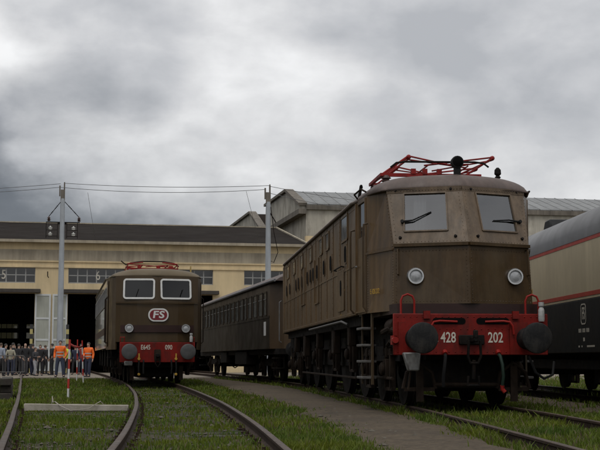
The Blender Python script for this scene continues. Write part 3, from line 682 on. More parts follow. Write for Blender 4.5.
# ================================================================== large riveted locomotive
BIG = empty('electric_locomotive', (2.71, 18.5, RAILZ), R(5.6))
tag(BIG, 'large brown riveted electric locomotive numbered 428 202 with V-shaped cab front', 'locomotive', 'brown electric locomotives with red buffer beams')
wsrc = {}
ZE, ZB, ZM = 3.50, 1.62, 2.56
hw = lambda v: float(np.interp(v, [1.0, 1.2, 2.2, 3.2, 18.0, 19.0, 20.0, 20.2], [1.12, 1.15, 1.39, 1.425, 1.425, 1.39, 1.15, 1.12]))
for s in (-1, 1):
    B0, B1, M0, M1, T0, T1 = (0, .60, ZB), (s*1.12, 1.08, ZB), (0, .68, ZM), (s*1.10, 1.18, ZM), (0, 1.16, ZE + .03), (s*1.14, 1.60, ZE + .03)
    S0, S1, S0m = (s*1.38, 2.2, 1.52), (s*1.38, 2.2, ZE), (s*1.38, 2.2, ZM)
    E0, E1 = (s*1.42, 3.2, 1.52), (s*1.42, 3.2, ZE)
    inw = (0, .05, 0)
    MB().panel(B1, B0, M0, M1, inw).build('front_panel', 'brown_front_shaded', BIG)
    plate = MB().panel(M1, M0, T0, T1, inw, (.165, .75, .235, .90, .225, .79)).build('window_plate', 'brown_plate_lit', BIG)
    MB().panel((s*1.12, 1.08, 1.52), S0, S0m, M1, (-s*.05, .02, 0)).build('cab_side', 'brown_paint', BIG)
    MB().panel(M1, S0m, S1, T1, (-s*.05, .02, 0)).build('cab_side', 'brown_paint', BIG)
    door = MB().panel(S0, E0, E1, S1, (-s*.05, 0, 0), (.16, .80, .665, .965)).build('cab_door', 'brown_paint', BIG)
    P = lambda A, B, C, D, a, b: Vector(A)*(1-a)*(1-b) + Vector(B)*a*(1-b) + Vector(C)*a*b + Vector(D)*(1-a)*b
    Q = lambda a, b: P(S0, E0, E1, S1, a, b)
    MB().add([Q(.16, .665) - Vector((s*.025, 0, 0)), Q(.80, .665) - Vector((s*.025, 0, 0)), Q(.80, .965) - Vector((s*.025, 0, 0)), Q(.16, .965) - Vector((s*.025, 0, 0))], [(0, 1, 2, 3)]).build('door_window', 'windscreen_glass', door)
    b = MB(); o_ = Vector((s*.012, 0, 0))
    for a in (.06, .92): b.bar(Q(a, .0) + o_, Q(a, .985) + o_, .03, .03, (1, 0, 0))
    b.bar(Q(.06, .02) + o_, Q(.92, .02) + o_, .03, .03); b.build('door_edge', 'brown_paint', door)
    MB().tube([Q(.86, .42) + o_ * 2, Q(.80, .42) + o_ * 4, Q(.7, .42) + o_ * 4], .014, 6).build('door_handle', 'steel_grey', door)
    # windscreen
    W = lambda a, b: P(M1, M0, T0, T1, a, b)
    gp = Vector((0, .008, 0))
    MB().add([W(.165, .235) + gp, W(.75, .235) + gp, W(.79, .90) + gp, W(.225, .90) + gp], [(0, 1, 2, 3)]).build('windscreen', 'windscreen_glass', plate)
    nrm = unit((Vector(M0) - Vector(M1)).cross(Vector(T1) - Vector(M1))); nrm = nrm if nrm.y < 0 else -nrm
    b = MB(); e_ = nrm * .006
    for (a0, b0), (a1, b1) in (((.165, .235), (.75, .235)), ((.75, .235), (.79, .90)), ((.79, .90), (.225, .90)), ((.225, .90), (.165, .235))): b.bar(W(a0, b0) + e_, W(a1, b1) + e_, .022, .03, nrm)
    b.build('windscreen_frame', 'steel_grey' if False else 'brown_plate_lit', plate)
    # wiper
    if s < 0: wp = [W(.16, .40), W(.30, .42), W(.56, .565)]
    else: wp = [W(.12, .42), W(.30, .44), W(.55, .42)]
    MB().tube([wp[0] + nrm*.02, wp[1] + nrm*.022, wp[2] + nrm*.004], [.02, .012, .010], 6).lathe([(.03, 0), (.03, .05)], wp[0], nrm, 8).build('wiper', 'rubber', plate)
    b = MB()
    for a, c in ((.10, .13), (.84, .13), (.12, .955), (.86, .955)): b.lathe([(.028, 0), (.02, .03)], W(a, c), nrm, 8)
    b.build('plate_bolt', 'black_iron', plate)
    # rivet rows on plate and front panel
    pts = []; nn = []
    for i in range(15): pts.append(W(.04, .05 + .9*i/14)); pts.append(W(.955, .05 + .9*i/14))
    for i in range(20): pts.append(W(.06 + .88*i/19, .955)); pts.append(W(.04 + .92*i/19, .055))
    rivets('rivets', pts, [nrm]*len(pts), plate, 'brown_plate_lit', .010)
    Fp = lambda a, b: P(B1, B0, M0, M1, a, b)
    n2 = unit((Vector(B0) - Vector(B1)).cross(Vector(M1) - Vector(B1))); n2 = n2 if n2.y < 0 else -n2
    pts = []
    for i in range(16): pts += [Fp(.03, .03 + .94*i/15), Fp(.965, .03 + .94*i/15)]
    for i in range(22): pts += [Fp(.03 + .94*i/21, .045), Fp(.03 + .94*i/21, .90)]
    rivets('rivets', pts, [n2]*len(pts), BIG, 'brown_front_shaded', .009)
    pts = []; sd_ = (s, -.28, 0)
    for i in range(26): pts += [P((s*1.12, 1.08, 1.52), S0, S0m, M1, .97, i/25.0) , P((s*1.12, 1.08, 1.52), S0, S0m, M1, .04, i/25.0)]
    for i in range(18): pts += [P(M1, S0m, S1, T1, .05, i/18.0)]
    rivets('rivets', pts, [sd_]*len(pts), BIG, 'brown_paint', .012)
    # mouldings
    b = MB(); o2 = n2 * .02; b.bar(Vector(M1) + o2, Vector(M0) + o2, .05, .05); b.build('front_moulding', 'brown_front_shaded', BIG)
    MB().bar(Vector(M1) + Vector((s*.02, 0, -.05)), Vector(S0m) + Vector((s*.02, 0, -.05)), .015, .03).build('side_moulding', 'brown_paint', BIG)
    b = MB().tube([Fp(.06, .50) + n2*.01, Fp(.06, .50) + n2*.06, Fp(.06, .93) + n2*.06, Fp(.06, .93) + n2*.01], .014, 6); b.build('front_handrail', 'brown_front_shaded', BIG)
    lamp(BIG, Vector((s*.80, 0, 2.06)) + Vector((0, .60 + .48*(.80/1.12) + .02, 0)), (0, -1, 0), .135)
    # cab-door handrails, ladder
    for v, u in (((2.12, 1.375), (3.26, 1.43)) if s < 0 else ((3.26, 1.43),)):
        MB().tube([(s*u, v, 3.02), (s*(u+.07), v, 3.0), (s*(u+.08), v, 2.9), (s*(u+.08), v, 1.62), (s*(u+.02), v, 1.55)], .017, 6).build('handrail', 'brown_front_shaded', BIG)
    ld = MB(); ld.box(s*1.30 - .015, s*1.30 + .015, 2.14, 2.26, .34, 1.6); ld.box(s*1.36 - .012, s*1.36 + .012, 2.86, 2.92, .34, 1.6); lo = ld.build('ladder', 'brown_front_shaded', BIG)
    for z in (.45, .72, .99, 1.27):
        MB().box(min(s*1.22, s*1.46), max(s*1.22, s*1.46), 2.26, 2.92, z - .02, z + .02).build('ladder_step', 'step_steel' if 'step_steel' in MATS else mat('step_steel', (.085, .08, .075), .6, var=.3, scale=9), lo, bevel=.006)
    # long side
    npan = 14; w = 14.8 / npan
    for i in range(npan):
        v0 = 3.2 + i * w
        pb_ = MB().box(min(s*1.37, s*1.425), max(s*1.37, s*1.425), v0 + .004, v0 + w - .004, 1.52, ZE)
        pb_.build('side_panel', 'brown_paint', BIG, bevel=.006)
        MB().box(min(s*1.42, s*1.437), max(s*1.42, s*1.437), v0 + w - .035, v0 + w + .035, 1.53, ZE - .02).build('seam_strip', 'brown_paint', BIG)
    b = MB().box(min(s*1.42, s*1.440), max(s*1.42, s*1.440), 3.2, 18.0, 1.53, 1.60); b.box(min(s*1.42, s*1.436), max(s*1.42, s*1.436), 3.2, 18.0, 2.38, 2.42); b.build('side_rail', 'brown_paint', BIG)
    pts = [(s*1.44, 3.25 + i*.1, 1.565) for i in range(147)] + [(s*1.427, 3.25 + i*.1, 3.40) for i in range(147)]
    for i in range(npan): pts += [(s*1.438, 3.2 + (i+1)*w, 1.65 + .11*j) for j in range(16)]
    rivets('rivets', pts, [(s, 0, 0)]*len(pts), BIG, 'brown_paint', .012)
    for v in (4.48, 6.71, 7.9, 9.2, 10.0, 10.6, 11.3, 12.7, 13.5, 14.2, 16.0, 17.0):
        M = facing((s*1.43, v, 2.70), (0, 1 if s > 0 else -1, 0), (0, 0, 1))
        fr_ = rr_frame(M, .34, .37, .12, .035, .010).build('oval_window', 'brown_paint', BIG)
        rr_plate(facing((s*1.432, v, 2.70), (0, 1 if s > 0 else -1, 0), (0, 0, 1)), .27, .30, .09, .013).build('pane', 'dark_slot', fr_)
    for v, ww, z0, z1 in ((4.62, .85, 2.98, 3.40), (7.3, .55, 3.05, 3.36), (8.5, .55, 3.05, 3.36), (10.6, .55, 3.05, 3.36), (12.7, .55, 3.05, 3.36), (14.8, .55, 3.05, 3.36), (16.6, .55, 3.05, 3.36)):
        M = facing((s*1.428, v, (z0 + z1)/2), (0, 1 if s > 0 else -1, 0), (0, 0, 1))
        fr_ = rr_frame(M, ww + .08, z1 - z0 + .08, .05, .04, .02).build('upper_window', 'brown_paint', BIG)
        rr_plate(facing((s*1.429, v, (z0 + z1)/2), (0, 1 if s > 0 else -1, 0), (0, 0, 1)), ww, z1 - z0, .03, .008).build('pane', 'upper_glass' if 'upper_glass' in MATS else mat('upper_glass', (.10, .11, .115), .12, var=.1, spec=.9), fr_)
    hatch = rr_plate(facing((s*1.428, 5.15, 2.05), (0, 1 if s > 0 else -1, 0), (0, 0, 1)), .95, .78, .03, .016).build('hatch', 'brown_paint', BIG, bevel=.005)
    rr_plate(facing((s*1.446, 5.1, 2.10), (0, 1 if s > 0 else -1, 0), (0, 0, 1)), .18, .30, .08, .004).build('hatch_slot', 'dark_slot', hatch)
    MB().tube([(s*1.44, 4.6, 2.47), (s*1.50, 4.6, 2.48), (s*1.50, 5.7, 2.48), (s*1.44, 5.7, 2.47)], .014, 6).build('hatch_rail', 'black_iron', BIG)
    for v0, z0, z1 in ((8.9, 2.0, 3.0), (11.9, 2.1, 3.0)):
        MB().bar((s*1.436, v0, z0), (s*1.436, v0, z1), .03, .03, (1, 0, 0)).bar((s*1.436, v0, z0), (s*1.436, v0 + .8, z0), .03, .03).bar((s*1.436, v0 + .8, z0), (s*1.436, v0 + .8, z1), .03, .03, (1, 0, 0)).build('vent_frame', 'brown_paint', BIG)
    MB().tube([(s*1.40, 3.0, ZE + .01), (s*1.46, 3.4, ZE + .015), (s*1.46, 17.8, ZE + .015), (s*1.40, 18.2, ZE + .01)], .03, 8).build('gutter', 'roof_edge', BIG)
    MB().tube([(s*1.38, 4.6, 1.40), (s*1.46, 4.9, 1.46), (s*1.46, 10.6, 1.44)], .022, 8).build('skirt_pipe', 'step_steel', BIG)
    MB().tube([(s*1.39, 2.2, 3.56), (s*1.46, 2.3, 3.62), (s*1.46, 3.1, 3.63), (s*1.39, 3.2, 3.57)], .016, 6).build('roof_handrail', 'brown_iron', BIG)
    MB().bar((s*1.34, 3.45, 3.52), (s*1.30, 3.35, 3.83), .04, .04).bar((s*1.30, 3.35, 3.83), (s*1.22, 3.8, 3.86), .035, .035).build('roof_bracket', 'black_iron', BIG)
    # yellow stencil lettering on the lower side
    for t_, v, z, sz in (('E.428.202', 1.78, 1.86, .12), ('-- --', 5.05, 1.60, .12), ('- -', 4.55, 2.05, .12)):
        u = 1.43 if v > 3 else 1.285 + .02
        M = facing((s*(u + .014), v, z), (0, 1 if s > 0 else -1, 0) if v > 3 else ((.26, 1, 0) if s > 0 else (.26, -1, 0)), (0, 0, 1))
        text_mb(t_, sz, .8, .002).xf(M).build('stencil', 'yellow_marks', BIG)
# rear cab (simple mirrored walls)
for s in (-1, 1):
    MB().panel((s*1.42, 18.0, 1.52), (s*1.38, 19.0, 1.52), (s*1.38, 19.0, ZE), (s*1.42, 18.0, ZE), (-s*.05, 0, 0)).build('cab_door', 'brown_paint', BIG)
    MB().panel((s*1.38, 19.0, 1.52), (s*1.12, 20.12, 1.52), (s*1.14, 19.6, ZE), (s*1.38, 19.0, ZE), (-s*.05, 0, 0)).build('cab_side', 'brown_paint', BIG)
    MB().panel((s*1.12, 20.12, 1.52), (0, 20.6, 1.52), (0, 20.04, ZE), (s*1.14, 19.6, ZE), (0, -.05, 0)).build('front_panel', 'brown_front_shaded', BIG)
def loco_roof(v0, v1, vee, ze, crown, hwf, nose, name, m, root, qn=32, over=.03, pw=3.2, pe=.62):
    b = MB(); qs = [-1 + 2*i/qn for i in range(qn + 1)]; ts = [0, .02, .06, .12, .2, .32, .48, .7, 1.0]; vs_ = []; rows = []
    L = v1 - v0
    for t in ts: rows.append(('f', t))
    for k in range(1, 12): rows.append(('m', k / 12))
    for t in reversed(ts): rows.append(('r', t))
    for typ, t in rows:
        for q in qs:
            vf = v0 + vee * abs(q); vr = v1 - vee * abs(q)
            if typ == 'f': v = vf + nose * t
            elif typ == 'r': v = vr - nose * t
            else: v = (vf + nose) + (vr - vf - 2*nose) * t
            pf = 1.0 if typ == 'm' else (1 - (1 - t)**2.4)**.55
            z = ze + crown * max(0, 1 - abs(q)**pw)**pe * pf
            vs_.append((q * (hwf(v) + over), v, z))
    k = qn + 1
    b.add(vs_, [(i*k+j, i*k+j+1, (i+1)*k+j+1, (i+1)*k+j) for i in range(len(rows)-1) for j in range(qn)])
    o = b.build(name, m, root); md = o.modifiers.new('thickness', 'SOLIDIFY'); md.thickness = .03; md.offset = -1
    return o
broof = loco_roof(1.12, 20.08, .46, ZE, .285, hw, .55, 'roof', 'brown_roof', BIG, over=.006, pw=4.6, pe=.55)
b = MB()
for s in (-1, 1):
    b.bar((s*1.145, 1.575, ZE - .01), (0, 1.135, ZE - .01), .03, .09)
b.build('eaves_strip', 'brown_plate_lit', broof)
pts = []; nn = []
for s in (-1, 1):
    for i in range(24): p_ = lerp((s*1.145, 1.555, ZE - .01), (0, 1.115, ZE - .01), (i + .5)/24); pts.append(p_); nn.append((s*.37, -1, 0))
rivets('rivets', pts, nn, broof, 'brown_plate_lit', .011)
# inside of the cab
MB().box(-1.36, 1.36, 3.2, 3.25, 1.5, 3.5).build('cab_bulkhead', 'cab_grey', BIG)
MB().prism([(-1.05, 1.2, 1.62), (0, .72, 1.62), (1.05, 1.2, 1.62), (1.34, 2.2, 1.62), (1.36, 3.2, 1.62), (-1.36, 3.2, 1.62), (-1.34, 2.2, 1.62)], (0, 0, .05)).build('cab_floor', 'cab_dark', BIG)
MB().box(-.9, .9, 1.15, 1.5, 1.7, 2.72).build('control_desk', 'cab_dark', BIG, bevel=.03)
b = MB(); cp = []
for i in range(13): cp.append((-.78 + .19*i/12, 1.16 - .08*i/12 + .014*math.sin(i*1.9), 0))
b.add([(x - .05*0, y, 2.75) for x, y, _ in cp] + [(x + .07, y + .36, 3.44) for x, y, _ in cp], [(i, i+1, 14+i, 13+i) for i in range(12)])
ob = b.build('dark_pane_sheet', 'cab_dark', BIG); ob.modifiers.new('thickness', 'SOLIDIFY').thickness = .01  # dark pleated sheet standing behind the left windscreen
# front end
beam = MB().box(-1.22, 1.22, .62, .67, .82, 1.46).build('buffer_beam', 'red_beam', BIG, bevel=.012)
pts = [(x, .618, z) for x in np.linspace(-1.15, 1.15, 24) for z in (.87, 1.41)] + [(x, .618, 1.22) for x in np.linspace(-.6, .6, 12)]
rivets('rivets', pts, [(0, -1, 0)]*len(pts), beam, 'red_beam', .013)
for s in (-1, 1):
    rr_plate(facing((s*.345, .618, 1.345), (1, 0, 0), (0, 0, 1)), .52, .10, .05, .004).build('beam_slot', 'dark_slot', beam)
    MB().tube([(s*.22, .60, 1.335), (s*.5, .57, 1.345), (s*.60, .55, 1.33), (s*.64, .54, 1.27), (s*.66, .55, 1.14)], .017, 8).build('coupling_handle', 'red_pipe', beam)
    bo = buffer_mb().build('buffer', 'buffer_iron', BIG); bo.location = (s*.875, 0, 1.075)
    MB().box(s*.875 - .27, s*.875 + .27, .585, .62, .83, 1.33).build('buffer_plate', 'red_beam', bo).matrix_parent_inverse = Matrix.Translation((-s*.875, 0, -1.075))
    MB().tube([(s*.88, .66, 1.45), (s*.88, .66, 1.66), (s*.91, .66, 1.73), (s*.985, .66, 1.76), (s*1.06, .66, 1.73), (s*1.09, .66, 1.66), (s*1.09, .66, 1.2)], .017, 8).build('grab_loop', 'red_pipe', beam)
    MB().box(s*.70 - .05, s*.70 + .05, .56, .62, 1.38, 1.50).build('lamp_iron', 'red_beam', beam)
    # rail guard
    g = MB(); g.box(s*.75 - .055, s*.75 + .055, .92, .96, .10, .66); g.box(s*.75 - .24, s*.75 + .24, .96, 1.0, .26, .32); g.tube([(s*.75 - .26, .98, .3), (s*.75 - .20, .98, .55), (s*.75, .98, .70), (s*.75 + .2, .98, .55), (s*.75 + .26, .98, .3)], .03, 6)
    g.build('rail_guard', 'brown_iron', BIG)
    # brake hose
    z0 = .80
    hz = MB().tube([(s*.42, .60, .84), (s*.43, .52, .80), (s*.45, .48, .68), (s*.47, .50, .50), (s*.46, .55, .34)], .026, 8).build('brake_hose', 'rubber' if s < 0 else 'green_hose', BIG)
    MB().tube([(s*.42, .62, .88), (s*.42, .57, .84)], .04, 8).build('hose_cock', 'red_pipe', hz)
    if s > 0: MB().tube([(s*.46, .55, .36), (s*.465, .56, .30), (s*.50, .54, .25)], .033, 8).build('hose_end', 'red_pipe', hz)
for s in (-1, 1):
    bo = buffer_mb().build('buffer', 'buffer_iron', BIG); bo.location = (s*.875, 21.2, 1.075); bo.rotation_euler = (0, 0, math.pi)
MB().tube([(-.5, .98, .36), (.5, .98, .36)], .035, 8).build('cross_bar', 'brown_iron', BIG)
MB().tube([(.90, .60, .80), (.98, .50, .55), (1.10, .48, .46), (1.25, .52, .52), (1.3, .6, .72)], .022, 8).build('heating_cable', 'rubber', BIG)
MB().lathe([(.045, 0), (.05, .03), (.05, .17), (.04, .2), (.03, .22), (.045, .24), (.045, .30)], (1.10, .55, 1.34), (0, 0, 1), 12).build('marker_lamp', 'lamp_grey' if 'lamp_grey' in MATS else mat('lamp_grey', (.34, .34, .33), .5, var=.2, scale=20), BIG)
st = MB(); st.add([(-1.10, .42, .86), (-.83, .42, .86), (-.83, .60, .86), (-1.10, .60, .86), (-1.02, .45, .58), (-.85, .45, .58), (-.85, .58, .58), (-1.02, .58, .58)], [(0, 1, 2, 3), (7, 6, 5, 4), (0, 4, 5, 1), (1, 5, 6, 2), (2, 6, 7, 3), (3, 7, 4, 0)]); st.build('grey_step_box', 'box_grey' if 'box_grey' in MATS else mat('box_grey', (.16, .16, .155), .5, var=.3, scale=9, dirt=(.05, .04, .035), dirt_amt=.7, dscale=9), BIG, bevel=.02)
MB().bar((-.97, .55, .58), (-1.0, .6, .3), .025, .025).build('step_hanger', 'brown_iron', BIG)
MB().box(-1.24, -1.16, .62, .76, .98, 1.12).lathe([(.05, 0), (.05, .08)], (-1.2, .62, 1.05), (0, -1, 0), 10).build('red_cock', 'red_pipe', BIG)
hk = MB(); hk.box(-.2, .2, .57, .62, .98, 1.13); hk.box(-.035, .035, .30, .62, 1.02, 1.10); hk.box(-.035, .035, .30, .36, 1.06, 1.20); hk.build('draw_hook', 'black_iron', BIG, bevel=.012)
sc_ = MB(); sc_.tube([(-.09, .40, 1.04), (-.10, .42, .80), (-.06, .44, .70), (.06, .44, .70), (.10, .42, .80), (.09, .40, 1.04)], .022, 6); sc_.tube([(0, .45, .74), (0, .50, .46)], .03, 8); sc_.tube([(-.08, .5, .5), (-.09, .52, .36), (.09, .52, .36), (.08, .5, .5)], .022, 6); sc_.build('screw_coupling', 'black_iron', BIG)
MB().prism([(-1.16, 1.05, 1.465), (-1.12, .80, 1.465), (0, .655, 1.465), (1.12, .80, 1.465), (1.16, 1.05, 1.465), (1.2, 3.0, 1.465), (-1.2, 3.0, 1.465)], (0, 0, .155)).build('footplate', 'maroon_band', BIG)
text_mb('E.', .12, .7, .002, .002).xf(facing((-.545, .617, 1.065), (1, 0, 0), (0, 0, 1))).build('road_number', 'off_white_marks', beam)
for t_, u in (('428', -.36), ('202', .385)): text_mb(t_, .225, .72, .002, .003).xf(facing((u, .617, 1.085), (1, 0, 0), (0, 0, 1))).build('road_number', 'off_white_marks', beam)
# frame and running gear
MB().box(-.60, .60, 1.7, 5.0, .24, .76).box(-.60, .60, 5.1, 15.9, .22, .76).box(-.60, .60, 16.2, 19.5, .24, .76).box(-.70, .70, 1.32, 1.40, .30, .86).build('underside_dark_fill', 'black_iron', BIG, bevel=.04)  # black boxes and cross plate added so the open underside reads dark
fm = MB(); fm.box(-.62, .62, 1.1, 19.8, .75, 1.5); fm.box(-1.0, 1.0, .67, 1.9, 1.15, 1.46); fm.box(-1.0, 1.0, 19.4, 20.55, .85, 1.5); fm.box(-1.3, 1.3, 3.2, 18.0, 1.35, 1.55); fm.build('main_frame', 'black_iron', BIG)
for v in (2.05, 4.15, 17.0, 19.1): wheelset(BIG, v, .56, wsrc, 0); axlebox(BIG, v, .60, 1.04, wsrc, 'a')
for v in (6.25, 8.9, 12.2, 14.85): wheelset(BIG, v, .94, wsrc, 14); axlebox(BIG, v, .86, 1.05, wsrc, 'b')
for s in (-1, 1):
    for v0, v1, z0, z1 in ((1.3, 4.9, .72, .98), (5.3, 15.8, .98, 1.22), (16.2, 19.9, .72, .98)):
        MB().box(min(s*.96, s*1.0), max(s*.96, s*1.0), v0, v1, z0, z1).build('bogie_frame', 'black_iron', BIG, bevel=.01)
    for v, hl, zz in ((5.15, .13, 1.0), (7.55, .2, .86), (10.5, .13, 1.0), (13.5, .2, .82), (16.0, .14, .95)): MB().box(min(s*1.14, s*1.30), max(s*1.14, s*1.30), v - hl, v + hl, zz, 1.45).build('sandbox', 'brown_iron', BIG, bevel=.03)
    MB().box(min(s*.86, s*.89), max(s*.86, s*.89), 5.2, 16.0, .62, 1.44).box(min(s*.86, s*.89), max(s*.86, s*.89), 1.5, 4.8, .66, 1.40).build('wheel_gap_dark_plate', 'black_iron', BIG)  # black plates added so the gaps between wheels read as dark mass
    for v in (3.1, 7.55, 10.5, 13.5): MB().tube([(s*.75, v, 1.2), (s*.76, v - .05, .8), (s*.75, v, .35)], .04, 6).box(min(s*.68, s*.82), max(s*.68, s*.82), v - .12, v + .12, .4, .75).build('brake_block', 'black_iron', BIG)
    MB().tube([(s*1.10, 1.4, .45), (s*1.10, 4.8, .45)], .025, 6).tube([(s*1.10, 5.4, .4), (s*1.10, 15.7, .4)], .025, 6).build('brake_rod', 'brown_iron', BIG)
    MB().tube([(s*1.1, 1.0, 1.2), (s*1.15, 1.3, 1.25), (s*1.15, 2.0, 1.2)], .05, 8).tube([(s*1.05, 1.2, .95), (s*1.12, 1.5, 1.05), (s*1.1, 1.9, .98)], .03, 6).build('air_pipe', 'brown_iron', BIG)
    MB().lathe([(.12, 0), (.14, .04), (.14, .5), (.12, .54)], (s*1.05, 1.15, 1.28), (0, 1, 0), 14).build('air_tank', 'brown_iron', BIG)
# pantograph, roof lamp, roof insulators
pan = MB(); zb = 3.90
for v in (2.35, 3.55):
    pan.tube([(-1.10, v, zb - .02), (-.62, v + .05, 4.22)], .019, 6); pan.tube([(-1.0, v + .1, zb - .02), (-.58, v + .12, 4.20)], .015, 6)
    pan.tube([(-.62, v + .05, 4.22), (.05, v, 4.07), (.42, v, 4.08)], .015, 6); pan.tube([(-.62, v + .12, 4.17), (.40, v + .12, 4.04)], .013, 6)
    pan.tube([(.84, v, 4.21), (.1, v + .06, 4.12), (-.35, v + .06, 4.06)], .015, 6); pan.tube([(.84, v + .1, 4.17), (-.2, v + .14, 3.98)], .013, 6)
    pan.tube([(.84, v, 4.20), (.42, v - .02, 3.93)], .019, 6); pan.tube([(.80, v + .1, 4.16), (.30, v + .08, 3.93)], .015, 6)
    pan.bar((-1.12, v, zb - .02), (.62, v, zb - .02), .05, .06)
    for u in (-.62, .84): pan.lathe([(.02, -.06), (.042, -.03), (.042, .03), (.02, .06)], (u, v + .05, 4.2), (0, 1, 0), 10)
    for u in (-.55, -.35, -.1): pan.box(u - .04, u + .04, v - .04, v + .04, zb, zb + .09)
for u in (-.62, .84, -.3, .4): pan.tube([(u, 2.35, 4.20 if abs(u) > .5 else 4.05), (u, 3.65, 4.20 if abs(u) > .5 else 4.05)], .015, 6)
for u in (-1.1, .6): pan.bar((u, 2.3, zb - .02), (u, 3.6, zb - .02), .05, .05)
pano = pan.build('pantograph', 'red_panto', BIG)
MB().tube([(-.95, 2.3, 4.0), (-.85, 2.28, 4.08), (-.7, 2.28, 4.10), (.5, 2.28, 4.11), (.66, 2.28, 4.09), (.75, 2.3, 4.03)], .018, 6).build('contact_strip', 'black_iron', pano)
for u in (-1.02, .56):
    for v in (2.35, 3.55): MB().lathe([(.05, 0), (.09, .02), (.05, .05), (.09, .07), (.05, .10), (.09, .12), (.05, .17)], (u, v, 3.70), (0, 0, 1), 12).build('roof_insulator', 'insulator', BIG)
rl = MB().lathe([(.07, -.16), (.10, -.10), (.105, .0), (.10, .03), (.085, .035)], (.03, 1.52, 3.985), (0, -1, 0), 18).box(-.02, .08, 1.5, 1.6, 3.75, 3.9).build('roof_lamp', 'rubber', BIG)
MB().lathe([(.085, .0), (.05, .012), (.005, .016)], (.03, 1.484, 3.985), (0, -1, 0), 16).build('lens', 'dark_slot', rl)
MB().tube([(.87, 2.15, 3.60), (.87, 2.15, 3.82)], .02, 6).lathe([(.02, 0), (.055, .03), (.03, .06), (.06, .09), (.055, .16), (.02, .20)], (.87, 2.15, 3.80), (0, 0, 1), 12).build('roof_whistle', 'black_iron', BIG)

